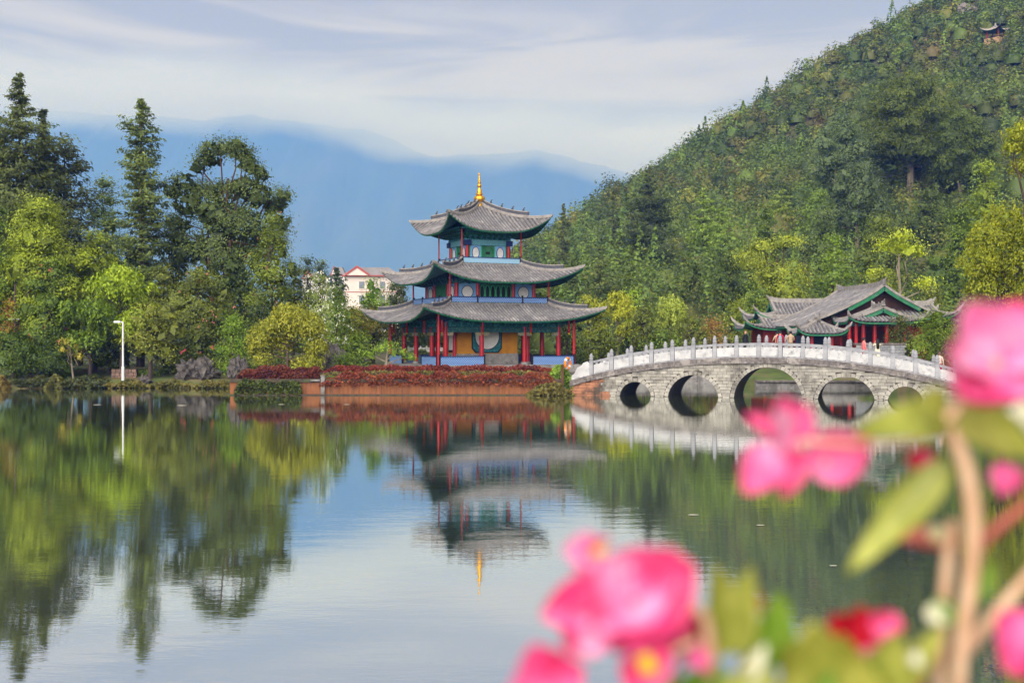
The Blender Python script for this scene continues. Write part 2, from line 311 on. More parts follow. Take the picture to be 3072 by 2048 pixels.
# the lake: wind-rippled water, clear reflections
def water_mat():
    m = bpy.data.materials.new('water'); m.use_nodes = True; t = m.node_tree; L = t.links.new; t.nodes.remove(t.nodes['Principled BSDF'])
    geo = nd(t, 'ShaderNodeNewGeometry')
    def noise(sc, scale, det):
        mp = nd(t, 'ShaderNodeMapping'); mp.inputs['Scale'].default_value = sc; L(geo.outputs['Position'], mp.inputs[0])
        n = nd(t, 'ShaderNodeTexNoise'); n.inputs['Scale'].default_value = scale; n.inputs['Detail'].default_value = det; L(mp.outputs[0], n.inputs[0]); return n
    n1 = noise((.5, 1.6, 1), 1.3, 3); n2 = noise((1., 3.2, 1), 4.5, 2); n3 = noise((.05, .16, 1), 1, 2)
    mr = nd(t, 'ShaderNodeMapRange'); mr.inputs[1].default_value = .38; mr.inputs[2].default_value = .66; mr.inputs[3].default_value = .35; mr.inputs[4].default_value = 1; L(n3.outputs[0], mr.inputs[0])
    ad = nd(t, 'ShaderNodeMath', operation='MULTIPLY_ADD'); ad.inputs[1].default_value = .3; L(n2.outputs[0], ad.inputs[0]); L(n1.outputs[0], ad.inputs[2])
    ml = nd(t, 'ShaderNodeMath', operation='MULTIPLY'); L(ad.outputs[0], ml.inputs[0]); L(mr.outputs[0], ml.inputs[1])
    bp = nd(t, 'ShaderNodeBump'); bp.inputs['Strength'].default_value = .3; bp.inputs['Distance'].default_value = .011; L(ml.outputs[0], bp.inputs['Height'])
    gl = nd(t, 'ShaderNodeBsdfGlossy'); gl.inputs['Roughness'].default_value = .012; gl.inputs['Color'].default_value = (.96, .98, .97, 1); L(bp.outputs[0], gl.inputs['Normal'])
    df = nd(t, 'ShaderNodeBsdfDiffuse'); df.inputs['Color'].default_value = (.1, .115, .06, 1)
    lw = nd(t, 'ShaderNodeLayerWeight'); L(bp.outputs[0], lw.inputs['Normal']); fr = nd(t, 'ShaderNodeMapRange'); fr.inputs[1].default_value = .5; fr.inputs[2].default_value = 1; fr.inputs[3].default_value = .64; fr.inputs[4].default_value = .97; L(lw.outputs['Facing'], fr.inputs[0])
    ms = nd(t, 'ShaderNodeMixShader'); L(fr.outputs[0], ms.inputs[0]); L(df.outputs[0], ms.inputs[1]); L(gl.outputs[0], ms.inputs[2]); L(ms.outputs[0], t.nodes['Material Output'].inputs[0]); return m
wm = MB(); wm.add([(-160, -25, 0), (160, -25, 0), (160, 124, 0), (-160, 124, 0)], [(0, 1, 2, 3)]); tag(wm.build('water', water_mat()), kind='structure')
# far mountain: its ridge runs into the cloud
RIDGE = [(-900, 470), (-300, 400), (100, 384), (250, 392), (480, 408), (620, 418), (760, 398), (950, 428), (1100, 448), (1200, 488), (1290, 524), (1420, 516), (1600, 508), (1700, 528), (1850, 566), (2100, 640), (2500, 720), (3400, 800)]
def mountain():
    rng = np.random.default_rng(5); px = np.linspace(-850, 3300, 230); ry = np.interp(px, [r[0] for r in RIDGE], [r[1] for r in RIDGE])
    for k, a in ((.011, 3.5), (.027, 2.5), (.06, 1.6), (.13, 1.)): ry += a*np.sin(px*k+rng.uniform(0, 6))
    ry -= 55
    D0, D1 = 11600., 9400.; co = []; nj = 26
    for j in range(nj+1):
        f = j/nj; D = D0+(D1-D0)*f
        zt = CH+(HY-ry)/F*D0; prof = (1-f)**1.15
        sp = 1+.13*f*(1-f)*4*np.sin(px*.02+2*np.sin(f*4))+.07*(f*(1-f)*4)*np.sin(px*.055+f*9)+.03*np.sin(px*.16+f*23)*f
        co.append(np.stack([(px-1536)/F*D0, np.full_like(px, D), np.maximum(zt*prof*np.where(f > 0, sp, 1), .3)], 1))
    n = len(px); co = np.concatenate(co); i = (np.arange(n-1)[None]+np.arange(nj)[:, None]*n).ravel()
    me = np_mesh('mountain', co, np.stack([i, i+n, i+n+1, i+1], 1), None, mat('mountain_forest', (34, 46, 40), (48, 58, 48), .002, .95, c3=(58, 60, 56), s3=.0008)); me.polygons.foreach_set('use_smooth', [True]*len(me.polygons))
    put('mountain', me, kind='structure')
mountain()
def haze():
    m = bpy.data.materials.new('haze'); m.use_nodes = True; t = m.node_tree; t.nodes.remove(t.nodes['Principled BSDF'])
    v = nd(t, 'ShaderNodeVolumePrincipled'); v.inputs['Color'].default_value = (.12, .29, 1, 1); v.inputs['Density'].default_value = .00023; v.inputs['Anisotropy'].default_value = 0.
    v.inputs['Absorption Color'].default_value = (1, 1, 1, 1); t.links.new(v.outputs[0], t.nodes['Material Output'].inputs['Volume'])
    b = MB(); b.box((0, 4600, 880), (26000, 9500, 1766)); tag(b.build('haze', m), 'pale blue haze filling the air over the lake and valley', 'haze', kind='stuff')
haze()
def clouds():
    """low cloud lying on the mountain, hiding its ridge"""
    m = bpy.data.materials.new('cloud'); m.use_nodes = True; t = m.node_tree; t.nodes.remove(t.nodes['Principled BSDF']); L = t.links.new
    g = nd(t, 'ShaderNodeNewGeometry'); sp = nd(t, 'ShaderNodeSeparateXYZ'); L(g.outputs['Position'], sp.inputs[0])
    def mr(src, a, b, c, d, ty='SMOOTHSTEP'):
        n = nd(t, 'ShaderNodeMapRange', interpolation_type=ty); n.inputs[1].default_value, n.inputs[2].default_value, n.inputs[3].default_value, n.inputs[4].default_value = a, b, c, d; L(src, n.inputs[0]); return n.outputs[0]
    def mth(op, a, b):
        n = nd(t, 'ShaderNodeMath', operation=op)
        for i, v in enumerate((a, b)):
            if isinstance(v, (int, float)): n.inputs[i].default_value = v
            else: L(v, n.inputs[i])
        return n.outputs[0]
    zb = mth('SUBTRACT', mr(sp.outputs[0], -2500, -700, 2000, 1640), mr(sp.outputs[0], 0, 1300, 0, 160))
    mp = nd(t, 'ShaderNodeMapping'); mp.inputs['Scale'].default_value = (.0011, .0016, .0026); L(g.outputs['Position'], mp.inputs[0])
    nz = nd(t, 'ShaderNodeTexNoise'); nz.inputs['Scale'].default_value = 1; nz.inputs['Detail'].default_value = 5; nz.inputs['Roughness'].default_value = .58; L(mp.outputs[0], nz.inputs[0])
    h = mth('ADD', mth('SUBTRACT', sp.outputs[2], zb), mth('MULTIPLY', mth('SUBTRACT', nz.outputs[0], .5), 620.))
    d = mth('MULTIPLY', mr(h, -40, 190, 0, 1), mr(h, 130, 620, 1, 0))
    v = nd(t, 'ShaderNodeVolumePrincipled'); v.inputs['Color'].default_value = (.7, .8, 1, 1); v.inputs['Anisotropy'].default_value = .2; v.inputs['Absorption Color'].default_value = (.62, .62, .62, 1)
    L(mth('MULTIPLY', d, .0017), v.inputs['Density']); L(v.outputs[0], t.nodes['Material Output'].inputs['Volume']); 
    b = MB(); b.box((0, 10480, 2150), (15000, 2240, 1900)); tag(b.build('clouds', m), 'low grey cloud lying along the top of the distant mountain', 'cloud', kind='stuff')
clouds()
# ---------------------------------------------------------------- pavilion
TILE = mat('roof_tile', (140, 136, 136), (104, 101, 103), 2.2, .85, .25, 18, c3=(168, 163, 160), s3=.9, t3=(.55, .72), jit=.12)
TILEB = mat('roof_tile_bed', (98, 95, 96), (70, 68, 70), 3, .9, .3, 20, c3=(118, 114, 112), s3=.8)
RIDGEM = mat('ridge_mortar', (158, 152, 146), (122, 116, 112), 3, .85, .2, 16)
RIDGED = mat('ridge_fretwork', (92, 92, 98), (60, 60, 68), 9, .8, .3, 18)
GREEN = mat('green_paint', (38, 118, 78), (30, 94, 64), 4, .6, c3=(70, 116, 88), s3=2.5)
GREEND = mat('dark_green_paint', (26, 92, 66), (20, 70, 56), 4, .6)
TEAL = mat('teal_paint', (38, 112, 116), (28, 84, 98), 6, .6, c3=(70, 140, 150), s3=5)
TEALD = mat('deep_teal_paint', (34, 92, 92), (38, 70, 84), 5, .6, c3=(72, 122, 120), s3=6)
TEALL = mat('pale_teal_paint', (118, 178, 186), (86, 146, 166), 9, .6, c3=(60, 120, 150), s3=12)
BLUE = mat('light_blue_paint', (126, 176, 224), (112, 160, 214), 4, .55)
BLUED = mat('navy_paint', (28, 48, 104), (22, 38, 84), 4, .55)
RED = mat('red_lacquer', (186, 28, 34), (150, 20, 28), 3, .42, spec=.45)
WHITE = mat('white_plaster', (226, 224, 222), (206, 204, 204), 3, .7)
OCHRE = mat('ochre_plaster', (200, 138, 32), (178, 116, 26), 1.5, .8)
GOLD = mat('gilded_metal', (232, 178, 60), (206, 146, 40), 6, .32, metal=.75, spec=.5)
STONE = mat('grey_stone', (158, 154, 150), (130, 126, 124), 3, .85, .25, 22, c3=(112, 108, 104), s3=1.2)
BLACK = mat('black_frame', (30, 28, 34), (22, 20, 26), 3, .6)
def lattice(name, bar, gap, sc, ratio=.5, w=.5, h=.25, msz=.03):
    """carved lattice: brick-pattern fretwork with recessed gaps"""
    m = bpy.data.materials.new(name); m.use_nodes = True; t = m.node_tree; b = t.nodes['Principled BSDF']; L = t.links.new; b.inputs['Roughness'].default_value = .6
    co = nd(t, 'ShaderNodeTexCoord'); br = nd(t, 'ShaderNodeTexBrick'); br.inputs['Scale'].default_value = sc; br.inputs['Mortar Size'].default_value = msz; br.inputs['Mortar Smooth'].default_value = .1
    br.inputs['Color1'].default_value = lin(gap)+(1,); br.inputs['Color2'].default_value = lin(gap)+(1,); br.inputs['Mortar'].default_value = lin(bar)+(1,); br.inputs['Brick Width'].default_value = w; br.inputs['Row Height'].default_value = h
    sp = nd(t, 'ShaderNodeSeparateXYZ'); cb = nd(t, 'ShaderNodeCombineXYZ'); ad = nd(t, 'ShaderNodeMath', operation='ADD')
    L(co.outputs['Object'], sp.inputs[0]); L(sp.outputs[0], ad.inputs[0]); L(sp.outputs[1], ad.inputs[1]); L(ad.outputs[0], cb.inputs[0]); L(sp.outputs[2], cb.inputs[1]); L(cb.outputs[0], br.inputs[0])
    L(br.outputs[0], b.inputs['Base Color']); bp = nd(t, 'ShaderNodeBump'); bp.inputs['Strength'].default_value = .8; bp.inputs['Distance'].default_value = .03; L(br.outputs[1], bp.inputs['Height']); L(bp.outputs[0], b.inputs['Normal']); return m
LATB = lattice('blue_lattice', (140, 178, 232), (34, 60, 128), 2.6, msz=.062)
LATG = lattice('green_lattice', (60, 160, 96), (20, 70, 50), 3., w=.12, h=2., msz=.045)
PC = (X(1438, 96.7), 96.7, 0.)
PAV = empty('pavilion', PC, R(24.4), 'three-tiered pavilion with curved grey tiled roofs, red columns and golden spire', 'pavilion')
def rot4(k, x, a, z):   # face k: 0 = -y, 1 = -x, 2 = +y, 3 = +x ; x runs along the face, a outward
    return [(x, -a, z), (-a, -x, z), (-x, a, z), (a, x, z)][k]
def sq_roof(par, a0, z0, am, at, zm, zt, sp=.29, fr=3):
    A1 = lambda u: am+(at-am)*abs(u)**fr
    def zz(u, v): return z0+(zm-z0)*v**.8+(zt-zm)*abs(u)**3.2*v**2.1
    def S(x, a):
        u = max(-1, min(1, x/max(a, 1e-6))); v = max(0, (a-a0)/(A1(u)-a0)); return zz(u, min(v, 1.02))
    hidden = MB()
    for k in range(4):
        def fn(dz, inset=0):
            def g(s, v):
                u = s*2-1; u = math.copysign(abs(u)**.8, u); a = max(a0, .02)+(A1(u)-inset-max(a0, .02))*v; return rot4(k, u*a, a, zz(u, v)+dz)
            return g
        MB().grid(fn(0), 26, 12).build('roof_slope', TILEB, par, True)
        MB().grid(fn(-.12, .02), 26, 8).build('soffit', TEALD, par, True)
        fs = MB(); pts = [math.copysign(abs(s)**.8, s) for s in np.linspace(-1, 1, 41)]
        vs = []
        for u in pts:
            a = A1(u); vs += [rot4(k, u*(a-.015), a-.015, zz(u, 1)-.02), rot4(k, u*(a-.05), a-.05, zz(u, 1)-.15), rot4(k, u*(a-.16), a-.16, zz(u, 1)-.15)]
        fs.add(vs, [(3*i+j, 3*i+3+j, 3*i+4+j, 3*i+1+j) for i in range(40) for j in (0, 1)]); fs.build('fascia', GREEN, par, True)
        n = int(at/sp)
        for i in range(-n, n+1):
            x = i*sp
            if abs(x) > at-.12: continue
            aS = max(a0+.02, abs(x)+.06); lo, hi = aS, at+.05
            for _ in range(24):
                md = (lo+hi)/2
                if md < A1(max(-1, min(1, x/md))): lo = md
                else: hi = md
            aE = lo+.03
            if aE-aS < .12: continue
            q = [rot4(k, x, aS+(aE-aS)*t, S(x, aS+(aE-aS)*t)+.005) for t in np.linspace(0, 1, 7 if aE-aS > 1 else 4)]
            tgt = hidden if k > 1 else MB()
            tgt.sweep(q, [(-.085, -.02), (-.06, .07), (.06, .07), (.085, -.02)], False)
            e = rot4(k, x, aE-.01, S(x, aE)+.015)
            tgt.lathe([(.0, -.03), (.075, -.03), (.075, .03), (0, .03)], 6, e)
            if k < 2: tgt.build('tile_row', TILE, par)
    tag(hidden.build('tile_rows_at_back', TILE, par), kind='stuff')
    for k in range(4):   # hips
        r = [rot4(k, -a, a, zz(1, v)+.04) for v in np.linspace(0, 1, 14) for a in [max(a0, .05)+(at-max(a0, .05))*v]]
        d = Vector(r[-1])-Vector(r[-2]); r2 = r+[tuple(Vector(r[-1])+Vector((d.x*.15, d.y*.15, abs(d.z)*.15+.06))), tuple(Vector(r[-1])+Vector((d.x*.28, d.y*.28, abs(d.z)*.3+.2)))]
        MB().sweep(r2, [(-.13, -.06), (-.13, .12), (-.07, .19), (.07, .19), (.13, .12), (.13, -.06)], True, [1]*14+[.75, .25]).build('hip_ridge', RIDGEM, par, True)
        i1 = 10
        MB().sweep([Vector(p)+Vector((0, 0, .15)) for p in r[:i1]], [(-.06, 0), (-.06, .3), (.06, .3), (.06, 0)]).build('ridge_fret', RIDGED, par)
        MB().sweep([Vector(p)+Vector((0, 0, .45)) for p in r[:i1]], [(-.1, 0), (-.08, .07), (.08, .07), (.1, 0)]).build('ridge_cap', RIDGEM, par)
        for j in (2, 4, 6, 8):
            p = Vector(r[j])+Vector((0, 0, .52)); b = MB(); b.box(p+Vector((0, 0, .05)), (.16, .12, .12)); b.tube([p+Vector((0, 0, .08)), p+Vector((.03, -.03, .22)), p+Vector((.1, -.1, .3))], [.07, .055, .03], 5); b.build('ridge_beast', RIDGED, par)
    return S
sq_roof(PAV, 4.3, 6.5, 7.5, 7.88, 4.98, 6.0)
sq_roof(PAV, 2.6, 9.8, 6.15, 6.55, 8.15, 9.42)
sq_roof(PAV, 0, 15.05, 4.25, 4.55, 12.35, 13.65)
# base and terrace slab
b = MB(); b.box((0, 0, 1.13), (12.8, 12.8, .62)); b.build('plinth', STONE, PAV)
b = MB(); b.box((0, 0, 1.46), (12.5, 12.5, .05)); b.build('floor', STONE, PAV)
def column(x, y, z0, z1, r, base=True):
    MB().lathe([(r, 0), (r, (z1-z0)*.5), (r*.94, z1-z0)], 12, (x, y, z0)).build('column', RED, PAV, True)
    if base: MB().lathe([(r*1.5, -.02), (r*1.65, .08), (r*1.5, .17), (r*1.12, .2)], 12, (x, y, z0)).build('column_base', STONE, PAV, True)
FZ = 1.485
T4 = (-1, -.38, .38, 1)
for k in range(4):
    for t in T4[:3]: p = rot4(k, t*5., 5., 0); column(p[0], p[1], FZ, 4.95, .19)
    p = rot4(k, -5.95, 5.95, 0); column(p[0], p[1], 1.2, 5.75, .12)
    for t in (.86,): p = rot4(k, t*3.4, 3.4, 0); column(p[0], p[1], FZ, 4.9, .17)
# beams, painted architrave and brackets
def ring(name, a, z, w, h, m):
    for k in range(4):
        q = [rot4(k, -a-w/2+.003, a-w/2, z-h/2), rot4(k, a-w/2-.003, a-w/2, z-h/2), rot4(k, a-w/2-.003, a+w/2, z-h/2), rot4(k, -a-w/2+.003, a+w/2, z-h/2)]
        MB().hexa(q+[(x, y, zz+h) for x, y, zz in q]).build(name, m, PAV)
ring('architrave', 5., 4.3, .26, .4, TEALD); ring('beam', 5., 4.72, .32, .36, TEAL); ring('plate', 5.0, 5.0, .5, .16, BLUED); ring('inner_beam', 3.4, 4.6, .3, .5, TEALD)
b = MB(); b.box((0, 0, 5.2), (10.4, 10.4, .06)); b.build('ceiling_panel', TEALD, PAV)
def bracket(name, s, h):
    m = MB()
    for i in range(3):
        m.box((0, -.1-i*.17*s, h*(.15+i*.33)), (.14+.22*i*s, .3*s, h*.16)); m.box((0, -.14-i*.2*s, h*(.3+i*.33)), (.17, .17, h*.14), 0, 1.25)
    return m
for nm, hs, z, h, n, s, mt in (('bracket', 5.25, 4.5, .55, 11, 1, TEAL), ('bracket', 3.6, 8.0, .55, 9, .9, TEALD), ('bracket', 1.98, 11.75, .75, 8, 1.25, TEAL), ('bracket', 2.35, 12.0, .6, 9, 1.2, GREEND)):
    me = bracket(nm, s, h).mesh(nm, mt)
    for k in range(4):
        for i in range(n):
            p = rot4(k, (i-(n-1)/2)*2*hs/n, hs-.15, z); put('bracket', me, PAV, p, [0, -PI/2, PI, PI/2][k])
# carved gilt corner pieces and hanging posts below the first eave
CARVE = mat('gilt_carving', (196, 168, 110), (70, 110, 130), 12, .6, .4, 30)
for k in range(2):
    for t in (-1, -.38, .38, 1):
        for dx in ((.32,) if t == -1 else (-.32,) if t == 1 else (-.32, .32)):
            p = rot4(k, t*5+dx*1.1, 5.12, 3.95); s = MB(); s.box(p, (.42, .1, .26) if k == 0 else (.1, .42, .26), 0, 1.25); s.build('corner_carving', CARVE, PAV)
        p = rot4(k, t*5.6, 5.75, 4.55); MB().lathe([(.0, -.5), (.09, -.44), (.12, -.34), (.07, -.25), (.1, -.2), (.1, .5)], 8, p).build('hanging_post', RED, PAV, True)
        MB().lathe([(.0, -.62), (.06, -.6), (.09, -.52), (.05, -.44)], 8, p).build('hanging_bud', GOLD, PAV, True)
# blue lattice railings on the ground floor
def rail(k, x0, x1, a, z0, z1, posts=True, m=LATB):
    def bx(name, xa, xb, ya, yb, za, zb, mt):
        q = [rot4(k, xa, ya, za), rot4(k, xb, ya, za), rot4(k, xb, yb, za), rot4(k, xa, yb, za)]; return MB().hexa(q+[(x, y, zb) for x, y, _ in q]).build(name, mt, PAV)
    bx('railing_panel', x0, x1, a-.03, a+.03, z0+.02, z1-.06, m); bx('handrail', x0-.02, x1+.02, a-.06, a+.06, z1-.06, z1+.01, BLUED)
    if posts:
        for x in (x0, x1): bx('railing_post', x-.06, x+.06, a-.07, a+.07, z0-.05, z1+.14, BLACK)
for k in range(4):
    for x0, x1 in (((-5.9, -2.1), (2.1, 5.9)) if k == 0 else ((-5.9, -2.4), (2.4, 5.9)) if k == 1 else ((-5.9, 5.9),)): rail(k, x0, x1, 6.05, 1.46, 2.2)
for k in range(2):   # entrance steps
    for i in range(3): q = rot4(k, 0, 6.4+.3*i, 1.3-.17*i); MB().box(q, (3.4, .34, .2) if k == 0 else (.34, 3.4, .2)).build('step', STONE, PAV)
# ochre screen walls round the core
def slab(k, x0, x1, a, z0, z1, th, name, m, par=PAV):
    q = [rot4(k, x0, a-th, z0), rot4(k, x1, a-th, z0), rot4(k, x1, a, z0), rot4(k, x0, a, z0)]; return MB().hexa(q+[(x, y, z1) for x, y, _ in q]).build(name, m, par)
def plate(k, poly, a, th, name, m, par=PAV):
    n = len(poly); vs = [rot4(k, x, a, z) for x, z in poly]+[rot4(k, x, a+th, z) for x, z in poly]
    return MB().add(vs, [tuple(range(n)), tuple(range(2*n-1, n-1, -1))]+[(i, i+n, (i+1) % n+n, (i+1) % n) for i in range(n)]).build(name, m, par)
def oval(cx, cz, rx, rz, n=28): return [(cx+rx*math.cos(2*PI*i/n), cz+rz*math.sin(2*PI*i/n)) for i in range(n)]
def ringplate(k, cx, cz, rx, rz, t, a, th, name, m, n=28):
    o = oval(cx, cz, rx, rz, n); i = oval(cx, cz, rx-t, rz-t, n); vs = []
    for j in range(n): vs += [rot4(k, *(o[j][0], a, o[j][1])), rot4(k, o[j][0], a+th, o[j][1]), rot4(k, i[j][0], a+th, i[j][1]), rot4(k, i[j][0], a, i[j][1])]
    return MB().add(vs, [(4*j+q, 4*j+(q+1) % 4, 4*((j+1) % n)+(q+1) % 4, 4*((j+1) % n)+q) for j in range(n) for q in range(4)]).build(name, m, PAV)
CA = 3.3
for k in range(4):
    x0, x1 = (-CA, CA*.62) if k in (0, 2) else (CA*.28, CA-.001)
    slab(k, x0, x1, CA if k % 2 == 0 else CA-.004, 2.35, 4.85, .25, 'screen_wall', OCHRE); slab(k, x0-.0, x1+.05, CA+.06 if k % 2 == 0 else CA+.05, FZ, 2.36, .35, 'wall_plinth', STONE)
cx = -.72
ch = [(-1.25, -.85), (-.95, -1.2), (.95, -1.2), (1.25, -.85), (1.25, 1.2), (-1.25, 1.2)]
plate(0, [(cx+x*1.08, 3.68+z*1.06) for x, z in ch], CA, .03, 'panel_border', BLACK); plate(0, [(cx+x, 3.7+z) for x, z in ch], CA+.02, .04, 'teal_panel', TEAL)
plate(0, oval(cx, 3.78, 1.06, 1.06, 40), CA+.06, .03, 'round_plaque', WHITE); ringplate(0, cx, 3.78, 1.1, 1.1, .05, CA+.05, .05, 'plaque_rim', BLACK, 40)
xm = CA*.64
plate(1, [(xm-.8, 2.45), (xm+.8, 2.45), (xm+.8, 4.7), (xm-.8, 4.7)], CA, .03, 'scroll_frame', BLACK); plate(1, [(xm-.62, 2.65), (xm+.62, 2.65), (xm+.62, 4.6), (xm-.62, 4.6)], CA+.025, .03, 'white_scroll', WHITE)
# second storey
A2 = 3.46
def storey_cols(A, z0, z1, r, ts):
    for k in range(4):
        for t in ts: p = rot4(k, t*A, A, 0); column(p[0], p[1], z0, z1, r, False)
storey_cols(A2, 6.5, 8.4, .16, (-1, -.46, .46))
b = MB(); b.box((0, 0, 6.5), (8.75, 8.75, .1)); b.build('upper_floor', TEALD, PAV)
ring('upper_beam', A2, 8.28, .3, .34, TEALD); ring('upper_plate', A2+.1, 8.5, .5, .14, BLUED)
b = MB(); b.box((0, 0, 7.4), (6.6, 6.6, 1.8)); b.build('inner_wall', TEALD, PAV)
for k in range(4):
    for s in (-1, 1):
        xa, xb = sorted((s*A2*.5, s*A2*.95)); slab(k, xa, xb, A2, 6.6, 8.12, .1, 'blue_panel', BLUE); c = (xa+xb)/2
        slab(k, xa-.03, xb+.03, A2+.02, 6.55, 6.68, .1, 'panel_sill', GREEN)
        plate(k, oval(c, 7.4, .47, .47), A2+.002, .02, 'round_plaque', WHITE); ringplate(k, c, 7.4, .52, .52, .05, A2+.0, .04, 'plaque_rim', BLUED)
        for e_ in (xa, xb): slab(k, e_-.04, e_+.04, A2+.015, 6.68, 8.12, .1, 'panel_frame', TEALL)
    w = A2*.42; g = slab(k, -w, w, A2-.06, 6.6, 8.12, .08, 'window_back', BLACK if k % 2 == 0 else LATG)
    for za, zb in ((6.56, 6.74), (8.0, 8.14)): slab(k, -w, w, A2+.01, za, zb, .1, 'window_rail', GREEN)
    if k % 2 == 0:
        LG = mat('leaf_green_paint', (72, 176, 108), (54, 150, 90), 4, .55)
        for i in range(6):
            c = (i-2.5)*w*2/6.1; ringplate(k, c, 7.37, .235, .62, .06, A2-.05, .07, 'oval_window', LG)
            for sx in (-1, 1):
                q = [(c+sx*.24, 6.74), (c+sx*.08, 6.74), (c+sx*.24, 7.1)]; plate(k, q, A2-.05, .03, 'spandrel', GREEN); q = [(c+sx*.24, 8.0), (c+sx*.08, 8.0), (c+sx*.24, 7.64)]; plate(k, q, A2-.05, .03, 'spandrel', GREEN)
    else:
        for i in range(9): c = (i-4)*w*2/9.2; slab(k, c-.045, c+.045, A2+.0, 6.74, 8.0, .06, 'window_slat', GREEN)
    rail(k, -4.3, -2.0, 4.38, 6.52, 6.98); rail(k, -1.94, 1.94, 4.38, 6.52, 6.98, False); rail(k, 2.0, 4.3, 4.38, 6.52, 6.98)
    p = rot4(k, -4.38, 4.38, 0); column(p[0], p[1], 6.4, 9.0, .075, False)
    slab(k, -4.5, 4.5, 4.46, 6.36, 6.46, .1, 'ridge_band', RIDGEM)
# third storey
A3 = 1.87
storey_cols(A3, 9.85, 11.4, .15, (-1,))
b = MB(); b.box((0, 0, 9.84), (5.3, 5.3, .1)); b.build('upper_floor', TEALD, PAV)
b = MB(); b.box((0, 0, 10.6), (3.5, 3.5, 1.5)); b.build('inner_wall', TEALD, PAV)
for k in range(4):
    slab(k, -.55, .55, A3-.03, 9.9, 11.32, .08, 'green_door', GREEN); slab(k, -.18, .18, A3-.01, 10.62, 10.82, .02, 'door_grille', BLACK)
    for s in (-1, 1):
        xa, xb = sorted((s*.6, s*1.62)); c = (xa+xb)/2; slab(k, xa, xb, A3-.02, 9.9, 11.32, .08, 'blue_panel', BLUE)
        plate(k, oval(c, 10.72, .29, .46), A3-.018, .02, 'oval_plaque', WHITE); ringplate(k, c, 10.72, .33, .5, .045, A3-.02, .035, 'plaque_rim', BLUED)
        for e_ in (xa, xb): slab(k, e_-.04, e_+.04, A3+.0, 9.9, 11.32, .06, 'panel_frame', LG)
    slab(k, -A3-.2, A3+.2, A3+.12, 11.34, 11.82, .14, 'painted_beam', TEALL)
    p = rot4(k, -A3, A3, 11.55); MB().box(p, (.55, .55, .42)).build('corner_block', BLUED, PAV)
    rail(k, -2.6, 2.6, 2.66, 9.82, 10.3, True, LATC := MATS.setdefault('pale_lattice', lattice('pale_lattice', (168, 206, 240), (60, 150, 150), 3.2, w=.1, h=1.6, msz=.04)))
    p = rot4(k, -2.66, 2.66, 0); column(p[0], p[1], 9.8, 12.75, .06, False)
    slab(k, -2.8, 2.8, 2.76, 9.66, 9.78, .1, 'ridge_band', RIDGEM)
    for i, (aa, z_) in enumerate(((2.15, 12.2), (2.6, 12.42), (3.05, 12.66))):
        slab(k, -aa, aa, aa, z_-.06, z_+.06, .2, 'bracket_tie', (GREEND, BLUED, TEAL)[i])
b = MB(); b.box((0, 0, 12.0), (3.6, 3.6, .8)); b.build('bracket_core', TEALD, PAV)
# golden spire
s = [(.3, -.3), (.34, 0), (.2, .1), (.2, .18), (.3, .22), (.46, .36), (.5, .5), (.44, .64), (.28, .74), (.2, .8), (.3, .86), (.3, .92), (.2, .98), (.22, 1.15), (.13, 1.35), (.11, 1.4), (.16, 1.48), (.2, 1.58), (.16, 1.68), (.09, 1.76), (.13, 1.82), (.14, 1.9), (.09, 1.97), (.11, 2.05), (.11, 2.12), (.07, 2.2), (.09, 2.27), (.08, 2.36), (.04, 2.42), (.08, 2.5), (.085, 2.58), (.04, 2.66), (.0, 2.7)]
MB().lathe(s, 32, (0, 0, 14.98), .05, 8).build('spire', GOLD, PAV, True)
# ---------------------------------------------------------------- arched bridge
MARBLE = mat('white_marble', (204, 202, 200), (180, 179, 180), 1.6, .6, .12, 12, c3=(138, 137, 137), s3=2.4, t3=(.52, .7), jit=.05)
POSTM = mat('carved_post_stone', (168, 168, 171), (138, 138, 143), 2.5, .7, .2, 16, jit=.06)
COPE = mat('weathered_coping', (128, 120, 116), (88, 82, 80), 5, .9, .4, 18, c3=(158, 150, 144), s3=1.6, jit=.06)
ASHLAR = mat('pale_ashlar', (184, 178, 166), (148, 143, 134), 2.6, .88, .35, 20, c3=(94, 90, 82), s3=.8, t3=(.5, .68), jit=.18)
ASHLARO = mat('orange_stained_ashlar', (184, 128, 96), (150, 102, 78), 2, .9, .35, 18, c3=(90, 76, 66), s3=.9, jit=.12)
MORTAR = mat('dark_mortar', (96, 90, 82), (70, 66, 60), 3, .95, .4, 14)
SOFFIT = mat('dark_vault_stone', (86, 84, 74), (58, 58, 52), 2.5, .9, .4, 10)  # vault stone, darker than the ashlar of the faces
TH = R(18); BO = Vector((3.7, 72.4, 0)); BW = 5.0
def s_at(px): k = (px-1536)/F; return (k*BO.y-BO.x)/(math.cos(TH)+math.sin(TH)*k)
def D_at(s): return BO.y-math.sin(TH)*s
BR = empty('stone_bridge', BO, -TH, 'humpbacked five-arched stone bridge with white marble parapets across the lake', 'bridge')
_pp = [(1709, 1141), (1833, 1112), (1952, 1090), (2078, 1077), (2210, 1073), (2290, 1072.5), (2400, 1075), (2540, 1085), (2676, 1107), (2812, 1136), (2890, 1158)]
_ss = [s_at(p[0]) for p in _pp]; _zz = [CH-(p[1]-HY)/F*D_at(s) for p, s in zip(_pp, _ss)]
_pf = np.polyfit(_ss, _zz, 4)
def deck(s): return float(np.polyval(_pf, min(max(s, -.2), 24.2)))
BL = 24.2; CT = .36
ARCH = []
for px, hw, h in ((1906, 1.0, .9), (2079, 1.56, 1.36), (2303, 2.02, 1.88), (2538, 1.62, 1.36), (2716, .98, .82)):
    zc = (h*h-hw*hw)/(2*h); ARCH.append((s_at(px), zc, h-zc))
def abot(s):
    z = -1.3
    for c, zc, r in ARCH:
        if abs(s-c) < r: z = max(z, zc+math.sqrt(r*r-(s-c)**2))
    return z
